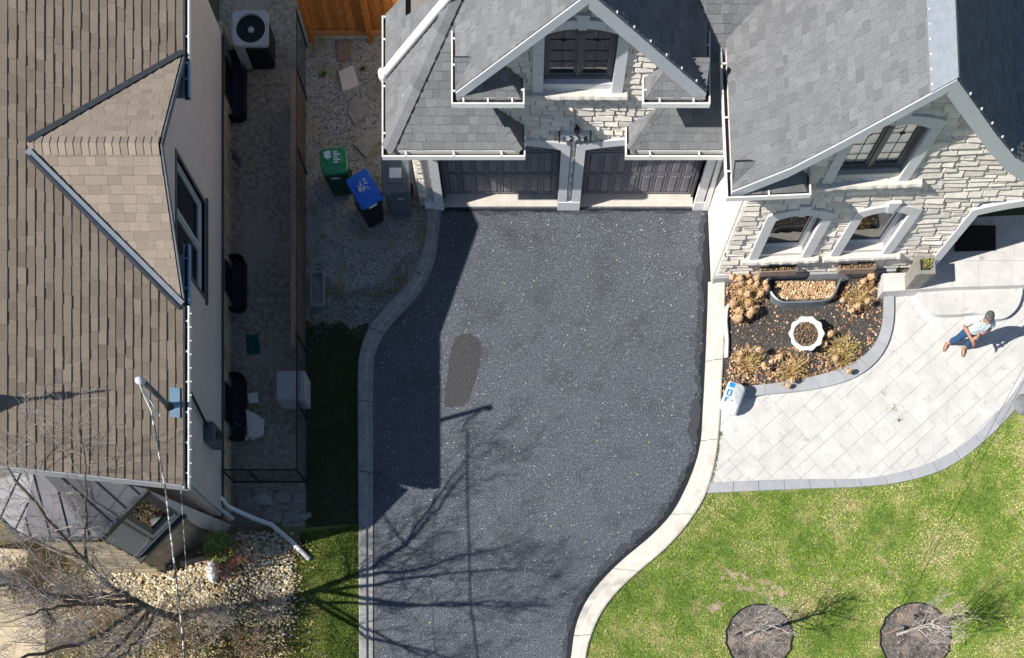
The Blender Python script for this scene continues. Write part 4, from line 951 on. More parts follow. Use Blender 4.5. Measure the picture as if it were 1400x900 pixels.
for k in range(3):
    a = 2.1 * k + .4
    b_.add([(-5.97 + r_ * math.cos(a + t_), 16.2 + r_ * math.sin(a + t_), .69 - z_) for r_, t_, z_ in ((.06, -.3, 0), (.25, -.1, .0), (.26, .8, .05), (.08, .9, .05))], [(0, 1, 2, 3)])
b_.build('fan_blades', M_gplas, ac)
b_ = MB(); b_.lathe([(.07, .68), (.07, .75), (0, .77)], -5.97, 16.2, 16); b_.build('fan_hub', M_ac, ac)
b_ = MB()
for k in range(12):
    a = 6.283 * k / 12; b_.tube([(-5.97 + .07 * math.cos(a), 16.2 + .07 * math.sin(a), .785), (-5.97 + .3 * math.cos(a), 16.2 + .3 * math.sin(a), .785)], .004, 3)
for r_ in (.12, .17, .22, .27): b_.tube([(-5.97 + r_ * math.cos(6.283 * k / 24), 16.2 + r_ * math.sin(6.283 * k / 24), .785) for k in range(25)], .003, 3)
b_.build('fan_guard', M_iron, ac)
# wheeled bins
def bin_(name, label, cx, cy, hx, hy, h, ang, m_lid, m_body, rnd=.06, flip=1):
    ro = thing(name, label, 'wheeled bin', (cx, cy, 0), 'wheeled bins by the garage')
    def MM(x, y, z): a, b = rot2(x, y, ang); return Vector((cx + a, cy + b, z))
    b_ = MB(); bot = rrect(0, 0, hx * .72, hy * .7, .04); top = rrect(0, 0, hx * .93, hy * .93, .06); n = len(bot)
    b_.add([tuple(MM(x, y, .05)) for x, y in bot] + [tuple(MM(x, y, h - .06)) for x, y in top], [tuple(range(n, 2 * n))] + [(k, (k + 1) % n, n + (k + 1) % n, n + k) for k in range(n)]); bd = b_.build('bin_body', m_body, ro)
    b_ = MB(); o1 = rrect(0, 0, hx, hy, rnd, 5); i1 = rrect(0, 0, hx * .9, hy * .9, rnd, 5); i2 = rrect(0, hy * .08, hx * .62, hy * .55, rnd, 5); n = len(o1)
    V = [tuple(MM(x, y, h - .07)) for x, y in o1] + [tuple(MM(x, y, h - .02)) for x, y in o1] + [tuple(MM(x, y, h + .01)) for x, y in i1] + [tuple(MM(x, y, h + .015)) for x, y in i2] + [tuple(MM(x * .92, y * .92, h + .035)) for x, y in i2]
    b_.add(V, [(r_ * n + k, r_ * n + (k + 1) % n, (r_ + 1) * n + (k + 1) % n, (r_ + 1) * n + k) for r_ in range(4) for k in range(n)] + [tuple(range(4 * n, 5 * n))]); ld = b_.build('bin_lid', m_lid, ro)
    for s in (-1, 1):
        b_ = MB(); b_.tube([MM(s * hx * .72 - .02, hy * .72 * flip, .12), MM(s * hx * .72 + .03, hy * .72 * flip, .12)], .11, 14); b_.build('wheel', M_black, ro)
    b_ = MB(); b_.tube([MM(-hx * .7, hy * 1.02 * flip, h - .06), MM(hx * .7, hy * 1.02 * flip, h - .06)], .02, 6); b_.build('handle', m_lid, ro)
    return ro, MM, ld, bd
ro, MM, ld, bd = bin_('wheeled_bin', 'green wheeled bin with rounded green lid, beside the blue-lidded bin', -4.10, 13.17, .30, .28, 1.0, .08, M_grn, M_dgrn, .12)
b_ = MB(); b_.add([tuple(MM(x, y, 1.04)) for x, y in ((-.2, .17), (-.06, .2), (-.05, .04), (-.12, -.0), (-.2, .05))], [(0, 4, 3, 2, 1)])
for k in range(5): b_.add([tuple(MM(x, y, 1.04)) for x, y in ((.0, .17 - k * .055), (.10 + .05 * (k % 2), .17 - k * .055), (.10 + .05 * (k % 2), .135 - k * .055), (.0, .135 - k * .055))], [(0, 3, 2, 1)])
b_.build('lid_emblem', M_lab, ld)
b_ = MB(); b_.add([tuple(MM(x, -.245 + y, z)) for x, y, z in ((-.12, .0, .72), (.06, .0, .72), (.06, -.01, .80), (-.12, -.01, .80))], [(0, 1, 2, 3)]); b_.build('body_label', M_lab, bd)
ro, MM, ld, bd = bin_('wheeled_bin', 'blue-lidded black recycling bin set at an angle', -3.43, 12.53, .27, .37, 1.05, -math.radians(-28) if 0 else math.radians(30), M_blue, M_black, .05)
rg = random.Random(4); b_ = MB()
for k in range(26):
    x, y = rg.uniform(-.11, .11), rg.uniform(-.08, .16); s1, s2 = rg.uniform(.008, .03), rg.uniform(.008, .02); b_.add([tuple(MM(x + dx, y + dy, 1.09)) for dx, dy in ((-s1, -s2), (s1, -s2), (s1, s2), (-s1, s2))], [(0, 1, 2, 3)])
b_.build('lid_emblem', M_lab, ld)
b_ = MB(); b_.add([tuple(MM(x, y, z)) for x, y, z in ((-.1, -.345, .86), (.1, -.345, .86), (.1, -.35, .95), (-.1, -.35, .95))], [(0, 1, 2, 3)]); b_.build('body_label', M_lab, bd)
ro, MM, ld, bd = bin_('wheeled_bin', 'dark grey wheeled bin partly under the garage gutter', -2.74, 12.78, .31, .40, 1.1, 0.0, M_gplas, M_gplas, .04)
b_ = MB(); b_.add([tuple(MM(x, y, 1.139)) for x, y in ((-.13, -.08), (.13, -.08), (.13, .14), (-.13, .14))], [(0, 1, 2, 3)]); b_.build('lid_label', M_lab, ld)
b_ = MB(); b_.box(-.3, .3, -.39, -.33, 1.08, 1.13, MM); b_.build('lid_lip', M_gplas, ld)
b_ = MB(); b_.add([tuple(MM(x, y, z)) for x, y, z in ((.02, -.35, .80), (.16, -.35, .80), (.16, -.355, .84), (.02, -.355, .84))], [(0, 1, 2, 3)]); b_.build('body_label', M_lab, bd)
# cedar fence at the back of the gravel yard
cf = thing('cedar_fence', 'orange stained cedar board fence across the gravel yard', 'fence', (-3.7, 16.62, 0))
x = -4.78; k = 0; rg = random.Random(9)
while x < -2.35:
    ww = .145; b_ = MB(); off = (0 if k % 2 else .022); b_.box(x, x + ww - .004, 16.62 - off, 16.645 - off, .05, 1.85, t=rg.uniform(-1, 1)); b_.build('fence_board', M_cedar, cf); x += ww; k += 1
for xx in (-4.8, -3.45): b_ = MB(); b_.box(xx - .06, xx + .06, 16.48, 16.597, -.05, 1.95); b_.build('fence_post', M_cedar, cf)
for xa, xb in ((-4.74, -3.51), (-3.39, -2.4)): b_ = MB(); b_.box(xa, xb, 16.53, 16.596, .12, .22); b_.build('fence_rail', M_cedarl, cf); b_ = MB(); b_.box(xa, xb, 16.53, 16.596, 1.5, 1.6); b_.build('fence_rail', M_cedarl, cf)
b_ = MB(); b_.box(-2.3, 6, 15.6, 19, 0, 4.6); b_.build('rear_wing', M_swall, SH)
# stepping stones
def stepper(pts, m, label):
    P = [tuple(W(*p)[:2]) for p in pts]
    if sum(P[i - 1][0] * P[i][1] - P[i][0] * P[i - 1][1] for i in range(len(P))) < 0: P = P[::-1]
    b_ = MB(); b_.prism(P, -.03, .025, t=R.uniform(-1, 1)); tag(b_.build('stepping_stone', m), label, 'paving stone', 'stepping stones in the gravel yard')
stepper([(460, 56), (479, 55), (480, 81), (462, 84)], M_wood, 'brown square stepping stone just below the cedar fence')
stepper([(463, 99), (483, 90), (491, 117), (469, 126)], M_sill, 'pale cream stepping stone beside the small weed')
stepper([(478, 138), (488, 132), (499, 145), (500, 160), (485, 171), (476, 155)], M_slate, 'dark rounded stepping stone above the angled one')
stepper([(485, 199), (505, 175), (523, 187), (501, 216)], M_slate, 'grey-brown stepping stone lying askew beside the bins')
# splash trough
tr = thing('concrete_trough', 'narrow grey rectangular trough in the shaded gravel', 'trough', W(434, 395))
c0 = W(434, 395, .1)
for (a, b, c, d) in ((-.16, -.125, -.38, .38), (.125, .16, -.38, .38), (-.125, .125, -.38, -.345), (-.125, .125, .345, .38)): b_ = MB(); b_.box(c0.x + a, c0.x + b, c0.y + c, c0.y + d, -.01, .14); b_.build('trough_side', M_curbw, tr)
b_ = MB(); b_.box(c0.x - .125, c0.x + .125, c0.y - .345, c0.y + .345, 0, .04); b_.build('trough_floor', M_slate, tr)
# stack of slabs
c0 = W(397, 526, .62); sk = 0
for k in range(6):
    b_ = MB(); o1, o2 = R.uniform(-.01, .01), R.uniform(-.01, .01); b_.box(c0.x - .31 + o1, c0.x + .31 + o1, c0.y - .31 + o2, c0.y + .31 + o2, k * .103, k * .103 + .098)
    tag(b_.build('patio_slab', M_band), ('top pale grey slab of the stack by the wire fence' if k == 5 else ['lowest', 'second', 'third', 'fourth', 'fifth'][k] + ' grey slab from the ground in the stack by the wire fence'), 'slab', 'stacked patio slabs')
# broken stones
for i, (pts, z, lb) in enumerate([([(340, 541), (353, 538), (355, 552), (342, 553)], .1, 'small squarish pale stone above the broken slabs'), ([(335, 572), (343, 565), (350, 590), (336, 603)], .05, 'small pale slab fragment under the broken slabs'), ([(345, 564), (362, 575), (360, 596), (344, 602)], .06, 'lower broken pale slab beside the window well'), ([(338, 562), (357, 572), (356, 586), (342, 600)], .13, 'upper broken pale slab beside the window well')]):
    P = [tuple(W(*p)[:2]) for p in pts]
    if sum(P[k - 1][0] * P[k][1] - P[k][0] * P[k - 1][1] for k in range(len(P))) < 0: P = P[::-1]
    b_ = MB(); b_.prism(P, z - .06, z); tag(b_.build('broken_slab', M_sill), lb, 'stone slab', 'broken slabs in the side yard')
b_ = MB(); P = [tuple(W(*p)[:2]) for p in [(336, 459), (353, 457), (356, 483), (338, 485)]][::-1]; b_.prism(P, -.01, .012); tag(b_.build('rubber_mat', M_teal), 'teal green mat lying on the side yard dirt', 'mat')
# blue hose bib bundle at the wall
hb = thing('garden_tap', 'blue-grey tap and hose bundle low on the stucco house foundation', 'tap', W(318, 210))
for k in range(3): b_ = MB(); q0 = W(316 + k * 4, 206 + k * 5, .2 + .05 * k); b_.tube([q0, q0 + Vector((.1, -.05, .05)), q0 + Vector((.05, -.2, -.02))], .035, 7); b_.build('hose_loop', M_gplas, hb, True)
# flat irregular flagstones below the gate
rg = random.Random(12); FL = MB()
fs_root = thing('flagstone_path', 'irregular bluish flagstones below the wire gate', 'path', W(370, 695))
for (cx, cy, rx) in [(338, 690, 13), (362, 684, 14), (386, 680, 12), (410, 684, 12), (345, 708, 11), (372, 706, 15), (400, 705, 13), (418, 706, 9), (328, 676, 8)]:
    n = rg.choice((4, 5, 5, 6)); pts = []; a0 = rg.random() * 6
    for k in range(n): a = a0 + 6.283 * (k + rg.uniform(-.25, .25)) / n; q = rg.uniform(.85, 1.2); pts.append(tuple(W(cx + rx * q * math.cos(a), cy - rx * .8 * q * math.sin(a))[:2]))
    b_ = MB(); b_.prism(pts, -.02, rg.uniform(.02, .04), t=rg.uniform(-1, 1)); b_.build('flagstone', M_slate, fs_root)
# wire fence and gate, plank barrier
wf = thing('wire_fence', 'black chain-link fence and gate between the two side yards', 'fence', W(420, 500))
xw = W(419, 500)[0]
ya, yb = W(0, 660)[1], W(0, 482)[1]; hz = .95
def post(x, y, h=hz, r=.022): b_ = MB(); b_.tube([(x, y, -.05), (x, y, h)], r, 8); b_.build('fence_post', M_iron, wf)
for y in (ya, (ya + yb) / 2, yb): post(xw, y)
b_ = MB(); b_.tube([(xw, ya, hz), (xw, yb, hz)], .018, 6); b_.build('top_rail', M_iron, wf)
b_ = MB(); b_.tube([(xw, ya, .05), (xw, yb, .05)], .008, 4); b_.build('bottom_wire', M_iron, wf)
xg = -6.55
for x in (xg, (xg + xw) / 2 - .25): post(x, ya)
for z in (hz, .06): b_ = MB(); b_.tube([(xg, ya, z), (xw, ya, z)], .018, 6); b_.build('gate_rail', M_iron, wf)
wm = MB()
def weave(p0, p1, z0, z1, step=.07):
    L = (p1 - p0).length; d = (p1 - p0).normalized(); n = int(L / step); hh = z1 - z0
    for k in range(-int(hh / step), n):
        for sg in (0, 1):
            s0, s1 = k * step, k * step + hh; za, zb = z0, z1
            if s0 < 0: za += -s0; s0 = 0
            if s1 > L: zb -= s1 - L; s1 = L
            if s1 <= s0: continue
            if sg: za, zb = z1 - (za - z0), z1 - (zb - z0)
            a = p0 + d * s0; b = p0 + d * s1; wm.tube([(a.x, a.y, za), (b.x, b.y, zb)], .0022, 3, cap=False)
weave(Vector((xw, ya, 0)), Vector((xw, yb, 0)), .05, hz); weave(Vector((xg, ya, 0)), Vector((xw, ya, 0)), .06, hz)
weave(Vector((xw, yb, 0)), Vector((xw, 16.5, 0)), .05, hz)
tag(wm.build('chain_link_mesh', M_iron, wf), kind='stuff')
for y in (13.5, 15.2, 16.4): post(xw, y)
b_ = MB(); b_.tube([(xw, yb, hz), (xw, 16.5, hz)], .012, 5); b_.build('top_rail', M_iron, wf)
pb = thing('picket_barrier', 'low brown wooden picket barrier running along the shaded side yard', 'fence', W(405, 300))
yb0, yb1 = W(0, 476, .8)[1], W(0, 106, .8)[1]; xp = W(400, 300, .9)[0]
for k in range(3):
    a = yb0 + (yb1 - yb0) * k / 3; b = yb0 + (yb1 - yb0) * (k + 1) / 3; b_ = MB(); b_.box(xp - .035, xp + .035, a + .004, b - .004, .86, .9, t=R.uniform(-1, 1)); b_.build('cap_board', M_wood, pb)
y = yb0
PK = Pieces('picket', 'small_pickets', [M_wood], 120)
while y < yb1:
    PK.add([(xp + .02, y, .05), (xp + .04, y, .05), (xp + .04, y + .05, .05), (xp + .02, y + .05, .05), (xp + .02, y, .86), (xp + .04, y, .86), (xp + .04, y + .05, .86), (xp + .02, y + .05, .86)], [(3, 2, 1, 0), (4, 5, 6, 7), (0, 1, 5, 4), (1, 2, 6, 5), (2, 3, 7, 6), (3, 0, 4, 7)], pb, R.uniform(-1, 1)); y += .068
PK.finish(pb)
for k in range(4): yy = yb0 + (yb1 - yb0) * (k + .05) / 3.2; b_ = MB(); b_.box(xp - .05, xp + .018, yy, yy + .08, -.05, .86); b_.build('barrier_post', M_wood, pb)
# white drain pipe over the ground
b_ = MB(); b_.tube([W(288, 678, .9), W(303, 682, .7), W(312, 693, .45), W(345, 708, .16), W(372, 718, .1), W(398, 740, .07), W(423, 765, .06)], .055, 10); tag(b_.build('drain_pipe', M_white, None, True), 'white extension pipe running from the stucco house across the bed to the grass', 'pipe')
# mast, weatherhead and cables
ms = thing('service_mast', 'metal electrical service mast with weatherhead at the brown roof edge', 'mast', (-6.44, 6.55, 4.37))
b_ = MB(); b_.tube([(-6.44, 6.55, 4.3), (-6.44, 6.53, 5.6)], .05, 10); b_.build('mast_pipe', M_mast, ms, True)
b_ = MB(); b_.tube([(-6.44, 6.53, 5.6), (-6.45, 6.5, 5.7), (-6.49, 6.48, 5.76)], [.05, .075, .045], 10); b_.build('weatherhead', M_lab, ms, True)
b_ = MB(); b_.lathe([(.09, 4.40), (.06, 4.46), (.05, 4.55)], -6.44, 6.55, 12); b_.build('mast_boot', M_black, ms, True)
b_ = MB(); b_.hexa([(-6.42, 6.36, 4.40), (-6.26, 6.36, 4.34), (-6.26, 6.9, 4.34), (-6.42, 6.9, 4.40), (-6.42, 6.36, 4.415), (-6.26, 6.36, 4.355), (-6.26, 6.9, 4.355), (-6.42, 6.9, 4.415)]); b_.build('flashing_plate', M_bluebox, ms)
for k, (dx, dy) in enumerate(((.0, -.3), (.1, -.34), (-.05, -.26))):
    b_ = MB(); b_.tube([(-6.5, 6.47, 5.58), (-6.52 + dx * .5, 6.35, 5.3 - .1 * k), (-6.47 + dx, 6.25 + dy * .3, 5.1 - .12 * k), (-6.45, 6.15, 5.2)], .012, 5); b_.build('drip_loop', M_white, ms)
def cable(name, label, pts, r, m):
    P = [Vector(p) for p in pts]; out = []
    for i in range(len(P) - 1):
        for k in range(14): out.append(P[i].lerp(P[i + 1], k / 14))
    out.append(P[-1]); b_ = MB(); b_.tube(out, r, 6); return tag(b_.build(name, m, None, True), label, 'cable')
cable('overhead_cable', 'thick twisted overhead cable running down from the roof mast', [(-6.45, 6.15, 5.2), (-6.27, 4.83, 5.02), (-6.03, 2.3, 4.85), (-5.7, -2, 5.1), (-5.2, -9, 6.2)], .018, M_cable)
cable('overhead_cable', 'thin overhead cable running from the brown roof corner over the pebbles', [(-6.26, 5.2, 4.32), (-6.2, 3.2, 4.1), (-6.05, 1.6, 4.05), (-5.7, -2, 4.4), (-5.2, -9, 5.6)], .006, M_cable)
cable('overhead_cable', 'thin dark cable crossing the walkway border and lawn at the right', [tuple(W(1406, 490, .4)), tuple(W(1330, 632, .35)), tuple(W(1225, 840, .25))], .0045, M_iron)
up = thing('utility_pole', 'wooden utility pole carrying the overhead cables', 'pole', (-5.2, -9, 0)); b_ = MB(); b_.tube([(-5.2, -9.1, 0), (-5.2, -9.1, 7)], [.15, .11], 10); b_.build('pole_shaft', M_wood, up)
# ================================================================ FLOWER BED THINGS
# galvanised window well
def cyl_pts(lst): return lst
gwl = thing('window_well', 'galvanised steel window well filled with dry leaves in the flower bed', 'window well', W(1100, 400))
path = smooth_line([(1051, 379), (1053, 392), (1060, 405), (1073, 412), (1098, 411), (1125, 410), (1137, 405), (1144, 392), (1149, 380)], 5)
b_ = MB(); vs = []
for i, (x, y) in enumerate(path):
    p = W(x, y, .26); c = W(1100, 390, .26); d = (p - c); d.z = 0; d = d.normalized()
    for off, z in ((0, -.05), (0, .26), (.02, .275), (.045, .26), (.045, -.05)): vs.append((p.x + d.x * off, p.y + d.y * off, z))
b_.add(vs, [(i * 5 + j, (i + 1) * 5 + j, (i + 1) * 5 + j + 1, i * 5 + j + 1) for i in range(len(path) - 1) for j in range(4)]); b_.build('well_rim', M_galv, gwl)
b_ = MB(); b_.box(1.0, 2.1, .005, .03, .04, .26, M2); b_.build('cellar_window', M_trim, gwl)
# boxes under windows
for (px0, px1, lab) in ((1040, 1090, 'wooden trough of dried plants under the left lower window'), (1148, 1197, 'wooden trough of dried plants under the right lower window, with a white pebble')):
    cxp, cyp = (px0 + px1) / 2, 365 if px0 < 1100 else 362
    zb = .66; c = W(cxp, cyp - 1, zb); L = (px1 - px0) / 60 * (1 - zb / H) / 2
    pb_ = thing('window_box', lab, 'window box', (c.x, c.y, zb - .2), 'window boxes under the lower windows')
    MM = lambda u, v, z, c=c: Vector((c.x + u * math.cos(a2) - v * math.sin(a2), c.y + u * math.sin(a2) + v * math.cos(a2), z))
    for (a, b, e, f) in ((-L, L, -.12, -.10), (-L, L, .10, .12), (-L, -L + .02, -.10, .10), (L - .02, L, -.10, .10)): b_ = MB(); b_.box(a, b, e, f, zb - .2, zb, MM); b_.build('box_side', M_wood, pb_)
    b_ = MB(); b_.box(-L + .02, L - .02, -.1, .1, zb - .19, zb - .04, MM); b_.build('box_soil', M_mulch, pb_)
    b_ = MB(); rg = random.Random(int(px0))
    for k in range(240):
        q = MM(rg.uniform(-L + .03, L - .03), rg.uniform(-.09, .09), zb - .03); s = rg.uniform(.015, .03); cl = rg.choice([(.42, .26, .13), (.3, .18, .1), (.5, .36, .2), (.2, .13, .08)]); a = rg.random() * 6
        b_.add([(q.x + s * math.cos(a), q.y + s * math.sin(a), q.z), (q.x - s * math.sin(a) * .6, q.y + s * math.cos(a) * .6, q.z + rg.uniform(0, .05)), (q.x - s * math.cos(a), q.y - s * math.sin(a), q.z + .01)], [(0, 1, 2)], c=cl)
    tag(b_.build('dried_plants', M_attr, pb_), kind='stuff')
    for s in (-.7, .7): b_ = MB(); b_.box(s * L - .015, s * L + .015, .12, .3, zb - .24, zb - .2, MM); b_.build('bracket', M_iron, pb_)
# tall square planter by the arch
tp_ = thing('square_planter', 'tall weathered wooden planter with a small green plant by the porch arch', 'planter', (9.0, 11.25, .34))
ct = W(1266, 362, 1.12); cb = Vector((ct.x - .03, ct.y - .02, .34)); MMt = lambda u, v, z: Vector((ct.x + u * math.cos(a2) - v * math.sin(a2), ct.y + u * math.sin(a2) + v * math.cos(a2), z))
def tap(h0, h1, z0, z1, M, mb, t=0): mb.hexa([M(-h0, -h0, z0), M(h0, -h0, z0), M(h0, h0, z0), M(-h0, h0, z0), M(-h1, -h1, z1), M(h1, -h1, z1), M(h1, h1, z1), M(-h1, h1, z1)], t)
b_ = MB(); tap(.15, .19, .34, 1.06, MMt, b_); b_.build('planter_body', M_slate, tp_)
for (a, b, c, d) in ((-.2, .2, -.2, -.12), (-.2, .2, .12, .2), (-.2, -.12, -.12, .12), (.12, .2, -.12, .12)): b_ = MB(); b_.box(a, b, c, d, 1.06, 1.12, MMt); b_.build('planter_rim', M_slate, tp_)
for s in (-1, 1): b_ = MB(); b_.hexa([MMt(s * .07 - .012, -.155, .36), MMt(s * .07 + .012, -.155, .36), MMt(s * .07 + .012, -.14, .36), MMt(s * .07 - .012, -.14, .36), MMt(s * .09 - .012, -.195, 1.04), MMt(s * .09 + .012, -.195, 1.04), MMt(s * .09 + .012, -.18, 1.04), MMt(s * .09 - .012, -.18, 1.04)]); b_.build('planter_batten', M_slate, tp_)
b_ = MB(); b_.box(-.119, .119, -.119, .119, 1.0, 1.07, MMt); b_.build('planter_soil', M_mulch, tp_)
b_ = MB(); rg = random.Random(2)
for k in range(60):
    q = MMt(rg.uniform(-.06, .08), rg.uniform(-.08, .08), 1.08); a = rg.random() * 6.28; s = .06
    b_.add([tuple(q), (q.x + s * math.cos(a), q.y + s * math.sin(a), q.z + .1), (q.x + s * math.cos(a + .4), q.y + s * math.sin(a + .4), q.z + .09)], [(0, 1, 2)], c=rg.choice([(.2, .3, .04), (.3, .35, .08), (.35, .22, .1)]))
b_.build('plant', M_leafy, tp_)
# fluted round planter
fp = thing('fluted_planter', 'white scalloped round planter of dead stems in the flower bed', 'planter', W(1106, 462))
c = W(1103, 456, .42); b_ = MB(); n = 72; prof = [(.20, .03, 0), (.17, .12, 0), (.24, .26, .2), (.375, .40, 1), (.385, .42, 1), (.375, .43, 1), (.30, .42, .5), (.275, .40, .2), (.27, .30, 0)]
vs = []
for r_, z, am in prof:
    for k in range(n): a = 6.283 * k / n; q = r_ * (1 + am * .045 * math.cos(10 * a) + (.02 if am == 1 and k % 18 == 0 else 0)); vs.append((c.x + q * math.cos(a), c.y + q * math.sin(a), z))
b_.add(vs, [(i * n + k, i * n + (k + 1) % n, (i + 1) * n + (k + 1) % n, (i + 1) * n + k) for i in range(len(prof) - 1) for k in range(n)]); b_.build('planter_bowl', M_white, fp, True)
b_ = MB(); b_.add([(c.x + .28 * math.cos(6.283 * k / 24), c.y + .28 * math.sin(6.283 * k / 24), .36) for k in range(24)], [tuple(range(24))]); b_.build('planter_soil', M_mulch, fp)
b_ = MB(); rg = random.Random(8)
for k in range(700):
    a = rg.random() * 6.283; r_ = .27 * math.sqrt(rg.random()); q = Vector((c.x + r_ * math.cos(a), c.y + r_ * math.sin(a), .37)); a = rg.random() * 6.28; s = rg.uniform(.01, .035)
    b_.add([(q.x, q.y, q.z), (q.x + s * math.cos(a), q.y + s * math.sin(a), q.z + rg.uniform(.0, .08)), (q.x + s * math.cos(a + .7), q.y + s * math.sin(a + .7), q.z + .01)], [(0, 1, 2)], c=rg.choice([(.42, .29, .18), (.32, .21, .13), (.52, .38, .24), (.22, .15, .1)]))
tag(b_.build('dead_stems', M_attr, fp), kind='stuff')
# white bent pipe in the bed
b_ = MB(); b_.tube([W(997, 417, .1), W(993, 423, .09), W(992, 440, .08), W(994, 465, .08), W(993, 489, .08)], .05, 10); tag(b_.build('downspout_extension', M_white, None, True), 'short white bent pipe lying at the left edge of the flower bed', 'pipe')
# dried hydrangeas / grasses
def dry_plant(cx, cy, r, label, seed, heads=0, kind='grass', green=.15):
    rg = random.Random(seed); ro = thing('dried_plant', label, 'plant', W(cx, cy), 'dried plants in the flower bed'); c = W(cx, cy); R0 = r / 60; b_ = MB()
    hub = [Vector((c.x + R0 * .35 * rg.uniform(-1, 1), c.y + R0 * .35 * rg.uniform(-1, 1), .02)) for _ in range(6)]
    for k in range(int(170 * R0 / .4)):
        a = rg.random() * 6.283; rr = R0 * rg.uniform(.1, .95) ** .8; h = rg.uniform(.08, .42); st = rg.choice(hub)
        p0 = st + Vector((rg.uniform(-.05, .05), rg.uniform(-.05, .05), 0)); p2 = Vector((c.x + rr * math.cos(a), c.y + rr * math.sin(a), h)); p1 = p0.lerp(p2, .5) + Vector((rg.uniform(-.06, .06), rg.uniform(-.06, .06), .1))
        wv = Vector((-math.sin(a), math.cos(a), 0)) * rg.uniform(.003, .008); cl = rg.choice([(.6, .4, .18), (.5, .31, .13), (.7, .52, .29), (.36, .21, .1)]) if rg.random() > green else rg.choice([(.33, .36, .08), (.44, .42, .13)])
        b_.add([tuple(p0 - wv), tuple(p0 + wv), tuple(p1 + wv), tuple(p1 - wv), tuple(p2)], [(0, 1, 2, 3), (3, 2, 4)], c=cl)
    for k in range(int(480 * R0 / .4)):     # curled dead leaves caught in the stems
        a = rg.random() * 6.283; rr = R0 * 1.15 * rg.random() ** .75; q = Vector((c.x + rr * math.cos(a), c.y + rr * math.sin(a), rg.uniform(.04, .3) * (1.2 - rr / R0))); s = rg.uniform(.015, .04); a = rg.random() * 6.283; t = rg.uniform(-.7, .7) * s
        b_.add([(q.x + s * math.cos(a), q.y + s * math.sin(a), q.z + t), (q.x - s * .6 * math.sin(a), q.y + s * .6 * math.cos(a), q.z), (q.x - s * math.cos(a), q.y - s * math.sin(a), q.z - t), (q.x + s * .6 * math.sin(a), q.y - s * .6 * math.cos(a), q.z + .015)], [(0, 1, 2, 3)], c=rg.choice([(.62, .42, .24), (.5, .3, .15), (.72, .53, .34), (.4, .22, .11), (.3, .15, .08)]))
    b_.build('dry_stems', M_attr, ro)
    for k in range(heads):
        a = rg.random() * 6.283; rr = R0 * rg.uniform(.2, 1.0); q = Vector((c.x + rr * math.cos(a), c.y + rr * math.sin(a), rg.uniform(.18, .42))); s = rg.uniform(.05, .085); h_ = MB(); h_.lathe([(0, q.z - s * .95), (s * .8, q.z - s * .5), (s * .95, q.z), (s * .8, q.z + s * .5), (0, q.z + s * .95)], q.x, q.y, 8, c=(.5, .32, .18))
        for j in range(70):
            u, v = rg.uniform(-1, 1), rg.random() * 6.283; z = math.sqrt(1 - u * u); n_ = Vector((z * math.cos(v), z * math.sin(v), u)); t_ = n_.orthogonal().normalized() * .018; o_ = n_.cross(t_).normalized() * .018; p = q + n_ * s
            h_.add([tuple(p - t_), tuple(p + o_), tuple(p + t_ + n_ * .01), tuple(p - o_)], [(0, 1, 2, 3)], c=rg.choice([(.66, .45, .27), (.58, .36, .19), (.72, .54, .36), (.5, .3, .15)]))
        h_.build('flower_head', M_attr, ro)
    return ro
dry_plant(1020, 405, 30, 'large tan dried hydrangea clump at the upper left of the flower bed', 1, 16)
dry_plant(1014, 428, 20, 'dried hydrangea beside the white bent pipe', 2, 12)
dry_plant(1020, 500, 26, 'dried tan plant in the lower left corner of the flower bed', 3, 6)
dry_plant(1078, 508, 30, 'tan dried grass clump below the white scalloped planter', 4, 4)
dry_plant(1145, 486, 32, 'yellow-green tinged dry clump at the lower right of the scalloped planter', 5, 4, green=.4)
dry_plant(1168, 415, 24, 'dry clump with green shoots right of the galvanised well', 6, 4, green=.3)
dry_plant(1183, 392, 12, 'small dead stem plant by the porch landing', 7, 3)
# fallen leaves (bed, well)
lf = MB(); rg = random.Random(31)
bedpoly = [(990, 388), (1206, 384), (1205, 440), (1195, 470), (1175, 494), (1110, 518), (1010, 531), (988, 540)]
for k in range(2600):
    x, y = rg.uniform(985, 1210), rg.uniform(385, 540)
    if not inside((x, y), bedpoly): continue
    dens = .22
    if 1070 < x < 1140 and 395 < y < 411: dens = 0
    if x > 1185 or y > 505 - (x - 1000) * .05 or (y < 400 and x < 1050): dens = 1
    if rg.random() > dens: continue
    q = W(x, y, .045); s = rg.uniform(.015, .04); a = rg.random() * 6.283; cl = rg.choice([(.55, .33, .2), (.62, .42, .25), (.42, .22, .13), (.7, .52, .36), (.3, .17, .1)])
    lf.add([(q.x + s * math.cos(a), q.y + s * math.sin(a), .04), (q.x - s * .6 * math.sin(a), q.y + s * .6 * math.cos(a), .04 + rg.uniform(0, .03)), (q.x - s * math.cos(a), q.y - s * math.sin(a), .045), (q.x + s * .6 * math.sin(a), q.y - s * .6 * math.cos(a), .04 + rg.uniform(0, .02))], [(0, 1, 2, 3)], c=cl)
for k in range(900):
    x, y = rg.uniform(1058, 1142), rg.uniform(386, 409); q = W(x, y, .06); s = rg.uniform(.02, .045); a = rg.random() * 6.283; z = rg.uniform(.04, .09); cl = rg.choice([(.62, .40, .22), (.7, .5, .3), (.5, .3, .17), (.75, .62, .42)])
    lf.add([(q.x + s * math.cos(a), q.y + s * math.sin(a), z), (q.x - s * .6 * math.sin(a), q.y + s * .6 * math.cos(a), z + .02), (q.x - s * math.cos(a), q.y - s * math.sin(a), z), (q.x + s * .6 * math.sin(a), q.y - s * .6 * math.cos(a), z + rg.uniform(0, .03))], [(0, 1, 2, 3)], c=cl)
tag(lf.build('fallen_leaves', M_attr), kind='stuff')
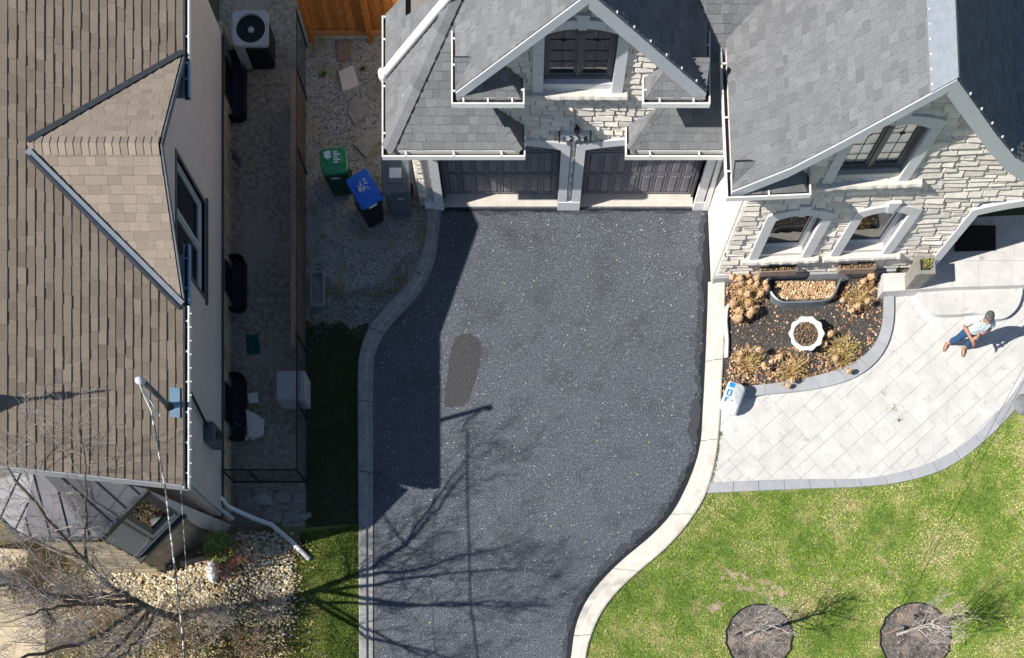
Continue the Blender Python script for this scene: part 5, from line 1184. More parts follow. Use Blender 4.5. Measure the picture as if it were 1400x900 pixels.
# bag
bg_ = thing('plastic_bag', 'full white plastic sack with blue print standing at the walkway corner', 'sack', W(997, 556))
cb = W(999, 553); ab = math.radians(-18)
def MBg(u, v, z):
    x, y = rot2(u, v, ab); return Vector((cb.x + x - z * .08, cb.y + y + z * .1, z))
sec = [(.04, .62, .02), (.15, .93, .03), (.30, 1.0, .02), (.42, .95, .0), (.48, .80, .0)]
b_ = MB(); vs = []; n = 28
for z, s, o_ in sec:
    for x, y in rrect(0, 0, .215 * s, .31 * s, .09 * s, 6): vs.append(tuple(MBg(x + .01 * math.sin(9 * z + y * 20), y + .01 * math.sin(x * 30), z)))
b_.add(vs, [(i * 28 + k, i * 28 + (k + 1) % 28, (i + 1) * 28 + (k + 1) % 28, (i + 1) * 28 + k) for i in range(4) for k in range(28)] + [tuple(range(4 * 28, 5 * 28))]); b_.build('sack_body', M_bag, bg_, True)
b_ = MB()
def prnt(u0, u1, v0, v1, z=.487): b_.add([tuple(MBg(x, y, z)) for x, y in ((u0, v0), (u1, v0), (u1, v1), (u0, v1))], [(0, 1, 2, 3)])
prnt(-.155, -.03, .13, .235); prnt(-.16, -.04, .045, .075); prnt(-.16, -.125, -.04, .045); prnt(-.075, -.04, -.04, .045); prnt(-.16, -.04, -.07, -.04); prnt(-.16, -.11, -.22, -.10); prnt(-.11, -.07, -.13, -.10); prnt(-.02, .02, -.17, -.13)
b_.build('sack_print', M_bagb, bg_)
b_ = MB(); b_.tube([MBg(.05, -.19, .40), MBg(.06, -.27, .42), MBg(.05, -.31, .36)], [.05, .06, .02], 8); b_.build('sack_corner', M_bag, bg_, True)
# door mat under the arch
b_ = MB(); p = [W(1306, 308, .345), W(1361, 309, .345), W(1361, 343, .345), W(1305, 344, .345)]
b_.hexa([tuple(v) for v in reversed(p)] + [tuple(v + Vector((0, 0, .015))) for v in reversed(p)]); tag(b_.build('door_mat', M_black), 'black door mat on the porch landing under the arch', 'mat')
# grey boulder at the walkway edge
b_ = MB(); q = W(1399, 555); rg = random.Random(5)
for k in range(2): b_.lathe([(.24, -.02), (.26, .08), (.18, .18), (.05, .22), (0, .22)], q.x, q.y, 9)
tag(b_.build('boulder', M_band), 'grey boulder at the right end of the walkway border', 'boulder')
# ================================================================ LAWN THINGS
def ring(cx, cy, r, label):
    ro = thing('tree_ring', label, 'mulch ring', W(cx, cy), 'mulch rings in the lawn'); c = W(cx, cy); b_ = MB(); n = 32
    pts = [(c.x + r / 60 * math.cos(6.283 * k / n) * (1 + .03 * math.sin(3 * k)), c.y + r / 60 * math.sin(6.283 * k / n)) for k in range(n)]
    b_.prism(pts, -.02, .05); b_.build('mulch_bed', M_mulchl, ro)
    b_ = MB(); b_.tube([(x, y, .06) for x, y in pts] + [(*pts[0], .06)], .018, 5); b_.build('edging', M_iron, ro); return ro
ring(1037, 872, 45, 'round mulch bed of the bare sapling nearest the driveway'); ring(1250, 873, 48, 'round mulch bed of the staked sapling with little garden lights')
def grow(mb, p, d, L, r, depth, rng, mt=0, spread=.55, up=.12, n=3, taper=.6, kids=(2, 4), minr=.0025):
    pts = [p]; rad = [r]; cur = Vector(p); dd = Vector(d).normalized()
    for i in range(n):
        dd = (dd + Vector((rng.uniform(-.22, .22), rng.uniform(-.22, .22), rng.uniform(-.12, .18) + up * .5))).normalized()
        cur = cur + dd * (L / n); pts.append(cur.copy()); rad.append(max(minr, r * (1 - (1 - taper) * (i + 1) / n)))
    mb.tube(pts, rad, 5 if r > .02 else 3, m=mt, cap=False)
    if depth <= 0: return
    for k in range(rng.randint(*kids)):
        t = rng.uniform(.3, 1); i = min(n - 1, int(t * n)); q = pts[i].lerp(pts[i + 1], t * n - i)
        ax = Vector((rng.uniform(-1, 1), rng.uniform(-1, 1), rng.uniform(-.5, 1))).normalized()
        nd = (dd * (1 - spread) + ax * spread + Vector((0, 0, up))).normalized()
        grow(mb, q, nd, L * rng.uniform(.5, .75), max(minr, rad[i] * rng.uniform(.5, .7)), depth - 1, rng, mt, spread, up, n, taper, kids, minr)
def sapling(bx, by, label, seed, stakes):
    ro = thing('sapling_tree', label, 'tree', W(bx, by), 'young bare trees in the lawn'); c = W(bx, by); rg = random.Random(seed)
    b_ = MB(); b_.tube([(c.x, c.y, 0), (c.x + .02, c.y, .7), (c.x + .03, c.y + .02, 1.3), (c.x, c.y, 2.0)], [.035, .03, .024, .012], 7); b_.build('trunk', M_twig, ro)
    b_ = MB()
    for k in range(16): z = rg.uniform(.9, 1.9); a = rg.random() * 6.283; grow(b_, Vector((c.x, c.y, z)), Vector((math.cos(a), math.sin(a), .9)), .6, .011, 3, rg, up=.1, n=3)
    b_.build('crown', M_twig, ro)
    for k in range(stakes):
        b_ = MB(); a = .35 if k else -.3; b_.tube([(c.x + a, c.y + .08 * k, -.1), (c.x + a, c.y + .08 * k, 1.1)], .024, 6); b_.build('stake', M_fascia if k else M_wood, ro)
    b_ = MB(); b_.tube([(c.x - .3, c.y, .9), (c.x, c.y, .95), (c.x + .35, c.y + .08, .9)], .006, 4); b_.build('tie', M_iron, ro)
sapling(1019, 869, 'small bare sapling in the mulch ring nearer the driveway', 3, 2); sapling(1226, 868, 'small bare staked sapling in the right-hand mulch ring', 5, 2)
for (x, y, lb) in ((1250, 845, 'small black garden light at the top of the right mulch ring'), (1227, 861, 'small grey garden light at the left of the right mulch ring')):
    ro = thing('garden_light', lb, 'garden light', W(x, y), 'garden lights in the mulch ring'); c = W(x, y); b_ = MB(); b_.tube([(c.x, c.y, 0), (c.x, c.y, .14)], .015, 6); b_.build('light_stem', M_iron, ro)
    b_ = MB(); b_.box(c.x - .07, c.x + .07, c.y - .055, c.y + .055, .14, .19); b_.build('solar_panel', M_black if y < 850 else M_galv, ro)
# thin, worn spots of the lawn
b_ = MB(); rg = random.Random(61)
def spot(x, y, r):
    n = 9; b_.sheet([W(x + r * rg.uniform(.6, 1.3) * math.cos(6.283 * q_ / n), y + r * .7 * rg.uniform(.6, 1.3) * math.sin(6.283 * q_ / n), .022 + .0005 * rg.random()) for q_ in range(n)][::-1])
for k in range(70):
    t = rg.random()
    x, y = rg.choice([(985 + 40 * t, 781 + 8 * t), (1040 + 40 * t, 790 + 28 * t), (970 + 20 * t, 835 - 12 * t), (1000 + 60 * t, 800 + 12 * t)]); spot(x + rg.gauss(0, 3), y + rg.gauss(0, 3), rg.uniform(1.5, 5))
for k in range(26):
    t = rg.random(); x, y = rg.choice([(1204 + 8 * t, 762 + 10 * t), (1215 + 38 * t, 780 + 24 * t)]); spot(x + rg.gauss(0, 2), y + rg.gauss(0, 2), rg.uniform(1.2, 3.6))
tag(b_.build('worn_spots', M_patch), kind='structure')
# grass blades
def blades(name, poly, count, seed, palette, zbase=.02, hmax=.06, wmax=.009, dead=.3, avoid=()):
    rg = np.random.RandomState(seed); xs = [p[0] for p in poly]; ys = [p[1] for p in poly]
    X = rg.uniform(min(xs), max(xs), count * 2); Y = rg.uniform(min(ys), max(ys), count * 2)
    ins = np.zeros(len(X), bool); n = len(poly)
    for i in range(n):
        (ax, ay), (bx, by) = poly[i], poly[i - 1]
        cr = ((ay > Y) != (by > Y)); t = np.where(cr, (bx - ax) * (Y - ay) / ((by - ay) if by != ay else 1e9) + ax, 0); ins ^= cr & (X < t)
    for (cx, cy, r) in avoid: ins &= (X - cx) ** 2 + (Y - cy) ** 2 > r * r
    X, Y = X[ins], Y[ins]; m = len(X)
    if name in ('grass.001', 'ground_cover', 'grass') and max(xs) < 500: zb = np.array([gz(a_, b_) for a_, b_ in zip(X, Y)]) + zbase
    else: zb = np.full(m, zbase)
    k = (H - zb) / F; wx = (X - CX) * k; wy = (CY - Y) * k
    a = rg.uniform(0, 6.283, m); h = rg.uniform(.4, 1, m) * hmax; lean = rg.uniform(.2, 1.1, m) * h; wd = rg.uniform(.5, 1, m) * wmax; b = rg.uniform(0, 6.283, m)
    V = np.zeros((m, 3, 3), np.float32)
    V[:, 0] = np.stack([wx + wd * np.cos(a), wy + wd * np.sin(a), zb], 1); V[:, 1] = np.stack([wx - wd * np.cos(a), wy - wd * np.sin(a), zb], 1)
    V[:, 2] = np.stack([wx + lean * np.cos(b), wy + lean * np.sin(b), zb + h], 1)
    nzv = np.array([noise.noise(Vector((x * .9, y * .9, seed))) + .6 * noise.noise(Vector((x * 3.1, y * 3.1, seed + 5))) for x, y in zip(wx, wy)])
    pal = np.array(palette, np.float32); f = np.clip(.46 + nzv * 1.0 + rg.uniform(-.45, .45, m), 0, .999) * (len(pal) - 1); i0 = f.astype(int); fr = (f - i0)[:, None]
    col = pal[i0] * (1 - fr) + pal[np.minimum(i0 + 1, len(pal) - 1)] * fr; col *= rg.uniform(.75, 1.25, (m, 1))
    me = bpy.data.meshes.new(name); me.vertices.add(m * 3); me.vertices.foreach_set('co', V.ravel()); me.loops.add(m * 3); me.loops.foreach_set('vertex_index', np.arange(m * 3, dtype=np.int32))
    me.polygons.add(m); me.polygons.foreach_set('loop_start', np.arange(0, m * 3, 3, dtype=np.int32)); me.polygons.foreach_set('loop_total', np.full(m, 3, dtype=np.int32))
    at = me.attributes.new('col', 'FLOAT_COLOR', 'FACE'); c4 = np.ones((m, 4), np.float32); c4[:, :3] = col; at.data.foreach_set('color', c4.ravel()); me.update(); me.validate()
    me.materials.append(M_blade); o = bpy.data.objects.new(name, me); C.objects.link(o); tag(o, kind='stuff'); return o
G1 = [(.16, .30, .03), (.27, .42, .05), (.42, .53, .09), (.58, .60, .19), (.72, .64, .34)]
lawnpoly = [p for p in R_out if 672 < p[1] < 960] + [(1450, 960), (1450, 480), (1382, 568), (1336, 613), (1292, 643), (1240, 660), (1180, 668), (966, 677)]
blades('grass', lawnpoly, 150000, 4, G1, hmax=.05, avoid=((1037, 872, 45), (1250, 873, 48), (1000, 784, 4), (1015, 789, 4), (1055, 805, 5), (1070, 815, 5), (1030, 805, 4), (978, 830, 4), (1225, 787, 3), (1240, 797, 3)))
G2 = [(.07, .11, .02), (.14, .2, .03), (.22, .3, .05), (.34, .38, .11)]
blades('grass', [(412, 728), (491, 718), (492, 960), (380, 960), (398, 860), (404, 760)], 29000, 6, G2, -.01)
blades('grass', [(420, 450), (470, 440), (497, 470), (491, 520), (490, 718), (422, 718)], 16000, 7, [(.07, .11, .03), (.12, .16, .05), (.2, .18, .09)], -.01)  # blade colours darkened for the part of the strip in house shadow
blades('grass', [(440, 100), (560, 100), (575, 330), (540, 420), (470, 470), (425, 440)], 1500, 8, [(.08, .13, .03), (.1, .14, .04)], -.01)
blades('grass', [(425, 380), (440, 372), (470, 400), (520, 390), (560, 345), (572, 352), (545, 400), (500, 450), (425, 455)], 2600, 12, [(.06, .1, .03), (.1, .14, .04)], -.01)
G3 = [(.3, .32, .08), (.42, .4, .12), (.5, .42, .2), (.3, .22, .14)]
blades('ground_cover', [(60, 835), (240, 830), (400, 850), (410, 960), (-20, 960), (60, 870)], 22000, 9, G3, -.01, hmax=.07)
# river pebbles
pbm = MB(); rg = random.Random(14); ppoly = [(60, 790), (110, 776), (235, 777), (262, 775), (300, 745), (350, 722), (400, 742), (404, 790), (398, 850), (415, 880), (330, 875), (180, 862), (90, 850)]
for k in range(9500):
    x, y = rg.uniform(60, 425), rg.uniform(725, 885)
    if not inside((x + rg.gauss(0, 6), y + rg.gauss(0, 4)), ppoly) or y < 726 + max(0, 330 - x) * .5 and y < 774: continue
    if y > 825 and rg.random() < (y - 815) / 70: continue
    q = W(x, y, gz(x, y)); s = rg.uniform(.024, .052); cl = rg.choice([(.66, .56, .38), (.74, .67, .5), (.52, .42, .26), (.76, .72, .6), (.42, .36, .27), (.7, .57, .33), (.35, .25, .14)]); v = rg.uniform(.8, 1.1)
    pbm.blob(q.x, q.y, q.z + rg.uniform(.0, .03), s, s * rg.uniform(.6, .95), s * .6, c=tuple(a * v for a in cl), rng=rg)
tag(pbm.build('river_pebbles', M_attrg), kind='stuff')
lm_ = MB(); rg = random.Random(91)
for k in range(7000):
    x, y = rg.uniform(0, 430), rg.uniform(740, 905)
    if y < 776 and x < 285: continue
    if inside((x, y), ppoly) and rg.random() < .5: continue
    if x < 62 and rg.random() < .6: continue
    if x > 400 and rg.random() < .7: continue
    q = W(x, y, gz(x, y) + .02); s_ = rg.uniform(.015, .04); a = rg.random() * 6.283; t = rg.uniform(-.02, .02)
    lm_.add([(q.x + s_ * math.cos(a), q.y + s_ * math.sin(a), q.z + t), (q.x - s_ * .6 * math.sin(a), q.y + s_ * .6 * math.cos(a), q.z + .01), (q.x - s_ * math.cos(a), q.y - s_ * math.sin(a), q.z - t), (q.x + s_ * .6 * math.sin(a), q.y - s_ * .6 * math.cos(a), q.z + .02)], [(0, 1, 2, 3)], c=rg.choice([(.6, .46, .28), (.5, .36, .2), (.7, .58, .38), (.36, .24, .14), (.42, .4, .12), (.3, .32, .08)]))
tag(lm_.build('leaf_litter', M_attr), kind='stuff')
# crushed gravel in the shaded yards
gm = MB(); rg = random.Random(15); gpoly = [(414, 55), (520, 50), (575, 300), (575, 345), (550, 390), (500, 450), (425, 470), (414, 400)]
for k in range(9000):
    x, y = rg.uniform(320, 580), rg.uniform(50, 720)
    if not (inside((x, y), gpoly) or (x < 412 and y > 560 and rg.random() < .6) or (x < 400 and rg.random() < .08)): continue
    q = W(x, y); s = rg.uniform(.01, .024); v = rg.uniform(.12, .42); gm.blob(q.x, q.y, .0, s, s * .8, s * .6, c=(v, v * .97, v * .92), rng=rg)
tag(gm.build('gravel', M_attrg), kind='stuff')
# loose chips and leaf flecks on the driveway
gm = MB(); rg = random.Random(16)
for k in range(700):
    x, y = rg.uniform(512, 966), rg.uniform(290, 899)
    if not inside((x, y), L_in[::-1] + [(604, 276), (968, 276)] + R_in): continue
    q = W(x, y); s = rg.uniform(.004, .010); v = rg.uniform(.2, .5); cl = (v, v, v) if rg.random() < .88 else (.5, .55, .08)
    gm.blob(q.x, q.y, .004, s, s * .8, s * .5, c=cl, rng=rg)
tag(gm.build('asphalt_chips', M_attrg), kind='stuff')
# ================================================================ PLANTING AT LOWER LEFT
# rock
b_ = MB(); q = W(292, 782, gz(292, 782)); b_.lathe([(.13, q.z - .02), (.17, q.z + .06), (.13, q.z + .16), (.05, q.z + .21), (0, q.z + .21)], q.x, q.y, 9, sx=.8, sy=1.5); tag(b_.build('garden_rock', M_trim), 'whitish garden rock beside the red-twigged shrub', 'rock')
# brick edge
b_ = MB(); b_.prism([tuple(W(*p, .8)[:2]) for p in [(250, 776), (285, 768), (284, 762), (249, 770)]][::-1], .6, .95); tag(b_.build('edging_stone', M_found), 'reddish edging stone under the bay wall corner', 'stone')
def shrub(name, px, py, r, h, label, seed, m, stems=26, depth=3, leaf=None, cat='shrub'):
    c = W(px, py, gz(px, py)); ro = thing(name, label, cat, c); rg = random.Random(seed); b_ = MB(); R0 = r / 60
    for k in range(stems):
        a = rg.random() * 6.283; t = rg.uniform(.1, .9); grow(b_, Vector((c.x + .1 * math.cos(a), c.y + .1 * math.sin(a), c.z)), Vector((math.cos(a) * t, math.sin(a) * t, 1)), math.hypot(R0 * t, h) * .6, .009, depth, rg, spread=.5, up=.05, n=3, kids=(2, 4))
    b_.build('stems', m, ro)
    if leaf:
        f_ = MB()
        for k in range(leaf[0]):
            a = rg.random() * 6.283; rr = R0 * leaf[2] * math.sqrt(rg.random()); z = h * rg.uniform(.2, 1) * (1 - .5 * rr / R0); p = Vector((c.x + rr * math.cos(a), c.y + rr * math.sin(a), c.z + z)); s = rg.uniform(.015, .035); a = rg.random() * 6.283; tz = rg.uniform(-.02, .02)
            f_.add([(p.x + s * math.cos(a), p.y + s * math.sin(a), p.z + tz), (p.x - s * .5 * math.sin(a), p.y + s * .5 * math.cos(a), p.z), (p.x - s * math.cos(a), p.y - s * math.sin(a), p.z - tz), (p.x + s * .5 * math.sin(a), p.y - s * .5 * math.cos(a), p.z + .01)], [(0, 1, 2, 3)], c=rg.choice(leaf[1]))
        tag(f_.build('foliage', M_leafy, ro), kind='stuff')
    return ro
shrub('red_twig_shrub', 318, 772, 45, .7, 'red-twigged shrub between the pebbles and the stucco house corner', 21, M_red, 26, 2, (110, [(.35, .1, .05), (.25, .22, .06), (.4, .3, .1)], .9))
shrub('conifer_shrub', 306, 752, 20, .9, 'small green evergreen bush behind the red-twigged shrub', 22, M_bark, 12, 2, (2200, [(.14, .28, .06), (.2, .36, .08), (.3, .42, .12)], 1.0))
shrub('twiggy_shrub', 205, 865, 62, 1.0, 'wide pale twiggy shrub left of the pebbles at the bottom edge', 23, M_twig, 26, 3)
shrub('twiggy_shrub', 300, 850, 55, .9, 'pale twiggy shrub at the lower end of the pebble bed', 24, M_twig, 22, 3)
shrub('twiggy_shrub', 375, 835, 40, .7, 'thin twiggy shrub at the edge of the shaded grass', 29, M_twig, 14, 3)
shrub('brown_hedge', 52, 800, 34, 1.1, 'dark brown dried hedge beside the entrance steps', 25, M_bark, 22, 3, (1200, [(.16, .1, .06), (.1, .07, .05), (.22, .13, .07)], 1.0), cat='hedge')
shrub('twiggy_shrub', 110, 870, 45, 1.2, 'pale leafless shrub beside the tan entrance slabs', 26, M_twig, 22, 3)
M_brush = mat('tan_brush', (.56, .43, .29), (.36, .26, .17), scale=10, rough=.9)
for (bx_, by_, br_, lb_, sd_) in ((150, 858, 40, 'tangle of tan dry brush below the tree fork', 51), (255, 880, 44, 'tan dry brush at the bottom edge between two twiggy shrubs', 52), (345, 880, 42, 'low tan brush near the shaded grass at the bottom edge', 53), (95, 820, 26, 'small tan brush clump beside the entrance steps', 54)):
    shrub('dry_brush', bx_, by_, br_, .45, lb_, sd_, M_brush, 26, 3, (700, [(.55, .42, .26), (.45, .33, .2), (.35, .34, .12), (.62, .52, .34)], 1.1))
# steps / landing at the left edge
for i, (pts, z, lb) in enumerate([([(-80, 745), (38, 752), (36, 778), (-80, 790)], 1.45, 'upper tan entrance step at the left edge'), ([(-80, 790), (10, 792), (12, 806), (-80, 806)], 1.30, 'narrow tan step below the upper step'), ([(-80, 806), (56, 806), (58, 856), (-80, 856)], 1.12, 'wide tan step with branch shadows'), ([(-80, 856), (62, 858), (60, 960), (-80, 960)], .95, 'lowest tan entrance slab in the bottom left corner')]):
    P = [tuple(W(x, y, z)[:2]) for x, y in pts][::-1]; b_ = MB(); b_.prism(P, -.05, z, t=R.uniform(-1, 1)); tag(b_.build('entrance_step', M_tan), lb, 'step', 'tan entrance steps')
# bare tree
tr = thing('bare_tree', 'tall leafless tree reaching over the pebble bed and brown roof corner', 'tree', (-7.5, 3.25, 0)); rg = random.Random(40)
b_ = MB(); b_.tube([(-7.5, 3.25, -.1), (-7.52, 3.2, 1.2), (-7.5, 3.15, 2.4), (-7.53, 3.2, 3.2)], [.11, .09, .08, .066], 10); b_.build('trunk', M_bark, tr, True)
limbs = [([(-7.53, 3.2, 3.1), (-7.6, 3.3, 4.2), (-7.68, 3.59, 5.0), (-7.93, 4.14, 6.0), (-8.1, 4.7, 6.8)], .085), ([(-7.68, 3.59, 5.0), (-7.5, 4.3, 5.4), (-7.31, 4.99, 5.8), (-7.2, 5.6, 6.3)], .045),
    ([(-7.55, 3.25, 3.7), (-7.77, 2.9, 5.3), (-8.05, 2.85, 6.6), (-8.3, 2.7, 8.2)], .07), ([(-7.52, 3.1, 3.0), (-7.4, 2.8, 5.2), (-7.3, 2.5, 6.8), (-7.3, 2.2, 7.8)], .06), ([(-7.5, 3.1, 3.0), (-7.6, 2.2, 5), (-7.7, 1.7, 7), (-7.8, 1.2, 8.5)], .07),
    ([(-7.5, 3.1, 2.3), (-6.95, 2.4, 4.3), (-6.55, 1.9, 6), (-6.4, 1.6, 7)], .055), ([(-7.5, 3.1, 2.6), (-7.9, 1.6, 4.5), (-8, .8, 6), (-8.1, .2, 7)], .065), ([(-7.52, 3.1, 2.7), (-7.1, 1.6, 4.2), (-7.0, .6, 5.4)], .05),
    ([(-7.54, 3.2, 3.3), (-8.3, 3.0, 4.4), (-9.2, 3.2, 5.2), (-10, 3.5, 5.8)], .055), ([(-7.68, 3.59, 5.0), (-8.4, 3.9, 5.4), (-9.2, 4.4, 5.9)], .035)]
for pts, r in limbs:
    P = [Vector(p) for p in pts]; b_ = MB(); sm = []
    for i in range(len(P) - 1):
        for k in range(4): sm.append(P[i].lerp(P[i + 1], k / 4) + Vector((rg.uniform(-.03, .03), rg.uniform(-.03, .03), 0)))
    sm.append(P[-1]); n = len(sm); rr = [.72 * r * (1 - .75 * i / (n - 1)) for i in range(n)]
    b_.tube(sm, rr, 8); b_.build('limb', M_bark, tr, True)
    tw = MB()
    for i in range(2, n):
        for q in range(3):
            if rg.random() < .75:
                d = (sm[i] - sm[i - 1]).normalized(); ax = Vector((rg.uniform(-1, 1), rg.uniform(-1, 1), rg.uniform(-.2, .8)))
                grow(tw, sm[i], d * .6 + ax * .8, rg.uniform(.45, 1.1), min(.014, max(.005, rr[i] * .3)), 3, rg, spread=.5, up=.1, n=3, kids=(2, 3), minr=.0026)
    tw.build('twigs', M_twig, tr)
# second crown further south, mostly seen by its shadow
tr2 = thing('bare_tree', 'leafless tree mostly below the photo, its branch shadows on the driveway bottom', 'tree', (-8.2, -1.2, 0)); rg = random.Random(44)
b_ = MB(); b_.tube([(-8.2, -1.2, -.1), (-8.2, -1.1, 2.5)], [.16, .12], 10); b_.build('trunk', M_bark, tr2)
tw = MB()
for k in range(9):
    a = 6.283 * k / 9; grow(tw, Vector((-8.2, -1.1, 2.2 + .03 * k)), Vector((.5 * math.cos(a), .5 * math.sin(a), 1)), 2.4, .05, 3, rg, spread=.45, up=.15, n=4, kids=(3, 4), minr=.004)
tw.build('crown', M_twig, tr2)
# ================================================================ PERSON
def skin(name, verts, edges, radii, m, parent, sub=2, root=0):
    me = bpy.data.meshes.new(name); L = wloc(parent); me.from_pydata([tuple(Vector(v) - L) for v in verts], edges, []); me.materials.append(m)
    o = bpy.data.objects.new(name, me); C.objects.link(o); o.parent = parent; WL[o.name] = L
    md = o.modifiers.new('skin', 'SKIN'); md.use_smooth_shade = True
    for i, r in enumerate(radii): me.skin_vertices[0].data[i].radius = r if isinstance(r, tuple) else (r, r)
    me.skin_vertices[0].data[root].use_root = True
    sb = o.modifiers.new('sub', 'SUBSURF'); sb.levels = sub; sb.render_levels = sub
    dg = bpy.context.evaluated_depsgraph_get(); nm = bpy.data.meshes.new_from_object(o.evaluated_get(dg)); nm.name = name; o.modifiers.clear(); o.data = nm
    if not nm.materials: nm.materials.append(m)
    return o
pz = .045
pe = thing('person', 'man in pale shirt and rolled blue jeans looking down at his hands on the walkway', 'person', (9.84, 9.52, pz))
PC = Vector((9.84, 9.50, pz))
def pv(x, y, z): a, b = rot2(x, y, math.radians(-6)); return PC + Vector((a, b, z))
# x: west(-)/east(+), y: south is -, facing south
V_ = []; E_ = []; Rr = []
def av(p, r, link=None):
    V_.append(tuple(p)); Rr.append(r)
    if link is not None: E_.append((link, len(V_) - 1))
    return len(V_) - 1
pel = av(pv(0, .02, .93), (.15, .11)); bel = av(pv(0, -.02, 1.08), (.155, .135), pel); ch = av(pv(0, .0, 1.28), (.165, .115), bel); nk0 = av(pv(0, -.01, 1.42), (.085, .075), ch)
nk = av(pv(0, -.05, 1.50), .055, nk0); hd = av(pv(0, -.09, 1.60), (.078, .092), nk); ht = av(pv(0, -.07, 1.70), (.07, .085), hd); 
hips = {}
for s, fx, fy, tx, ty in ((-1, -.20, .04, -.24, -.07), (1, .19, -.02, .20, -.15)):
    h_ = av(pv(s * .09, .0, .86), (.095, .1), pel); k_ = av(pv(s * .09 + (fx - s * .09) * .5, -.02, .50), .062, h_); an = av(pv(fx, fy, .10), .04, k_); he = av(pv(fx, fy + .03, .045), .036, an); to = av(pv((fx + tx) / 2, (fy + ty) / 2, .04), (.038, .028), he); t2 = av(pv(tx, ty, .03), (.036, .018), to)
arms = []
for s, el, wr in ((-1, (-.30, -.02, 1.10), (-.06, -.26, 1.0)), (1, (.29, -.02, 1.12), (.03, -.22, 1.12))):
    sh = av(pv(s * .17, .0, 1.37), .06, ch); e_ = av(pv(*el), .044, sh); w_ = av(pv(*wr), .028, e_)
    fa = (Vector(wr) - Vector(el)).normalized(); pm = Vector(wr) + fa * .07; p_ = av(pv(*pm), (.036, .022), w_); base = Vector(wr) + fa * .10
    sidev = Vector((fa.y, -fa.x, 0)).normalized()
    for k, ln in enumerate((.06, .075, .07, .055)):
        o_ = sidev * (-.027 + .018 * k); a_ = av(pv(*(base + o_)), .010, p_); b__ = av(pv(*(base + o_ + fa * ln * .5 + Vector((0, 0, -.018)))), .009, a_); av(pv(*(base + o_ + fa * ln * .7 + Vector((0, 0, -.045)))), .008, b__)
    th = av(pv(*(Vector(wr) + fa * .05 + sidev * -.04 + Vector((0, 0, .01)))), .011, p_); av(pv(*(Vector(wr) + fa * .10 + sidev * -.045)), .009, th)
    arms.append((sh, el, wr))
nz_ = av(pv(0, -.19, 1.585), .012, hd)
for s in (-1, 1): av(pv(s * .088, -.08, 1.60), .016, hd)
skin('body', V_, E_, Rr, M_skin, pe)
# hair
b_ = MB(); rgp = random.Random(1); hc = pv(0, -.06, 1.645); vs = []; nn = 18
for i in range(8):
    ph = math.pi / 2 * 1.25 * i / 7
    for k in range(nn):
        a = 6.283 * k / nn; fr = .8 if math.sin(a) < -.4 else 1.0; q = ph * (fr if i > 3 else 1)
        vs.append(tuple(hc + Vector((.098 * math.sin(q) * math.cos(a), .118 * math.sin(q) * math.sin(a) + .01, .105 * math.cos(q))) * (1 + rgp.uniform(-.02, .02))))
b_.add(vs, [(i * nn + k, i * nn + (k + 1) % nn, (i + 1) * nn + (k + 1) % nn, (i + 1) * nn + k) for i in range(7) for k in range(nn)]); b_.build('hair', M_hair, pe, True)
for s in (-1, 1):
    p = pv(s * .032, -.182, 1.615); b_ = MB(); b_.blob(p.x, p.y, p.z, .012, .008, .006); b_.build('eye', M_iron, pe)
p = pv(0, -.185, 1.55); b_ = MB(); b_.box(p.x - .025, p.x + .025, p.y - .005, p.y + .004, p.z - .004, p.z + .004); b_.build('mouth', M_red, pe)
# shirt
vs = [pv(0, .02, .90), pv(0, -.03, 1.06), pv(0, -.0, 1.28), pv(0, -.01, 1.40), pv(0, -.03, 1.46), pv(-.17, 0, 1.375), pv(-.255, -.01, 1.23), pv(-.285, -.02, 1.15), pv(.17, 0, 1.375), pv(.25, -.01, 1.24), pv(.28, -.02, 1.16)]
skin('shirt', vs, [(0, 1), (1, 2), (2, 3), (3, 4), (2, 5), (5, 6), (6, 7), (2, 8), (8, 9), (9, 10)], [(.185, .145), (.185, .165), (.18, .135), (.11, .095), (.07, .065), .078, .07, .068, .078, .07, .068], M_shirt, pe)
vs = [pv(0, .02, .95), pv(-.09, 0, .84), pv(-.145, -.02, .50), pv(-.195, .03, .2), pv(.09, 0, .84), pv(.14, -.02, .50), pv(.185, -.015, .2)]
skin('trousers', vs, [(0, 1), (1, 2), (2, 3), (0, 4), (4, 5), (5, 6)], [(.155, .12), (.115, .12), .085, .072, (.115, .12), .085, .072], M_jeans, pe)
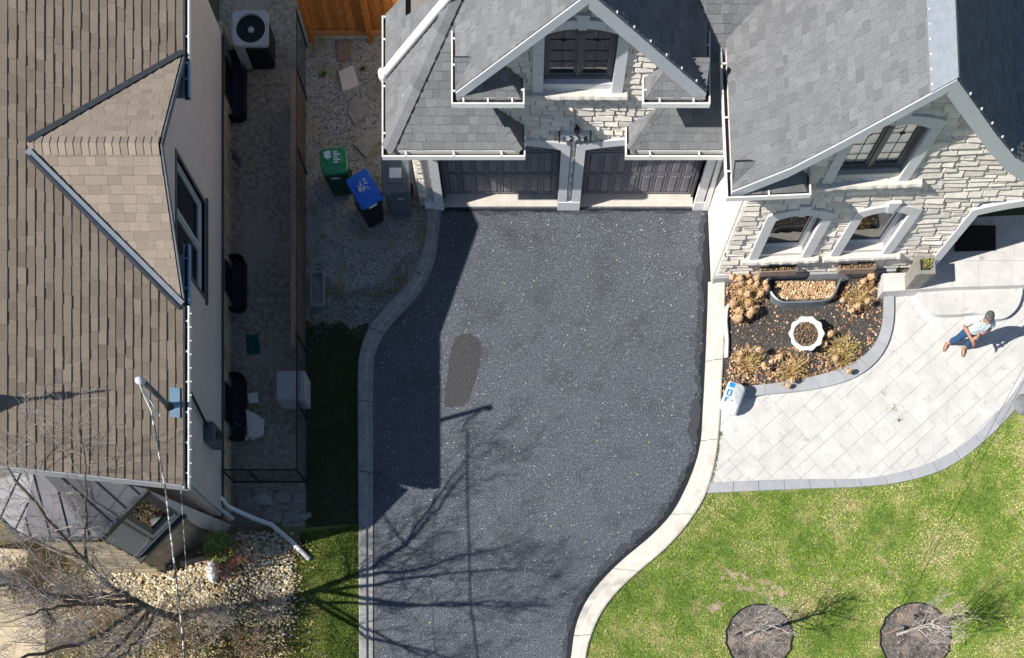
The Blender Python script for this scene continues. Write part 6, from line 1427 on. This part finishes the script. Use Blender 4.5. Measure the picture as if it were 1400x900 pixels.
# watch, sandals, phone in hand
wv = pv(.055, -.205, 1.12); b_ = MB(); d_ = (pv(.03, -.22, 1.12) - pv(.29, -.02, 1.12)).normalized(); b_.tube([wv - d_ * .012, wv + d_ * .012], .036, 12); b_.build('wristwatch', M_black, pe)
for tx, ty, fx, fy in ((-.24, -.07, -.20, .04), (.20, -.15, .19, -.02)):
    b_ = MB(); a = pv(fx, fy + .05, 0); b = pv(tx, ty - .03, 0); d = (b - a).normalized(); s_ = Vector((-d.y, d.x, 0)) * .045; pts = [a - s_ * .7, a + s_ * .7, (a + b) / 2 + s_, b + s_ * .8, b + d * .02, b - s_ * .8, (a + b) / 2 - s_]
    b_.prism([tuple(p[:2]) for p in pts][::-1], pz, pz + .018); b_.build('sandal', M_wood, pe)
    b_ = MB(); m_ = (a * .4 + b * .6); b_.tube([m_ - s_ * .9 + Vector((0, 0, .02)), m_ + Vector((0, 0, .075)), m_ + s_ * .9 + Vector((0, 0, .02))], .012, 6); b_.build('sandal_strap', M_wood, pe)

# small weeds and moss tufts
def tuft(cx, cy, r, label, seed, pal, z=.0, n=60):
    c = W(cx, cy, z); ro = thing('weed_plant', label, 'weed', c); rg = random.Random(seed); b_ = MB()
    for k in range(n):
        a = rg.random() * 6.283; rr = r * rg.uniform(.2, 1); h = rg.uniform(.02, .09); w_ = rg.uniform(.006, .014); s0 = Vector((c.x + rr * .3 * math.cos(a), c.y + rr * .3 * math.sin(a), z))
        b_.add([(s0.x - w_ * math.sin(a), s0.y + w_ * math.cos(a), s0.z), (s0.x + w_ * math.sin(a), s0.y - w_ * math.cos(a), s0.z), (c.x + rr * math.cos(a), c.y + rr * math.sin(a), z + h)], [(0, 1, 2)], c=rg.choice(pal))
    b_.build('weed_leaves', M_leafy, ro)
GP = [(.12, .26, .04), (.2, .36, .06), (.3, .42, .1)]
tuft(442, 102, .13, 'bright green weed in the gravel beside the pale stepping stone', 1, GP, 0, 90)
tuft(496, 95, .1, 'small green weed right of the pale stepping stone', 2, [(.1, .15, .03), (.14, .2, .05)])
tuft(983, 594, .08, 'moss tuft in the joint between the curb and the walkway', 3, [(.16, .24, .04), (.25, .3, .08)], .04, 50)
mm = MB(); rg = random.Random(77)
for k in range(420):
    t = rg.random(); p = (983 - 14 * t ** 2, 590 + 82 * t) if rg.random() < .7 else rg.choice([(1208 + rg.uniform(-3, 5), 536 + rg.uniform(-3, 6)), (1222 + rg.uniform(-2, 4), 556 + rg.uniform(-3, 7)), (1229, 575)])
    q = W(p[0] + rg.gauss(0, .8), p[1] + rg.gauss(0, .8), .045); s_ = rg.uniform(.006, .016); a = rg.random() * 6.28
    mm.add([(q.x + s_ * math.cos(a), q.y + s_ * math.sin(a), .046), (q.x - s_ * math.sin(a), q.y + s_ * math.cos(a), .06), (q.x - s_ * math.cos(a), q.y - s_ * math.sin(a), .046)], [(0, 1, 2)], c=rg.choice([(.14, .2, .04), (.2, .25, .07), (.12, .12, .06)]))
tag(mm.build('moss', M_leafy), kind='stuff')
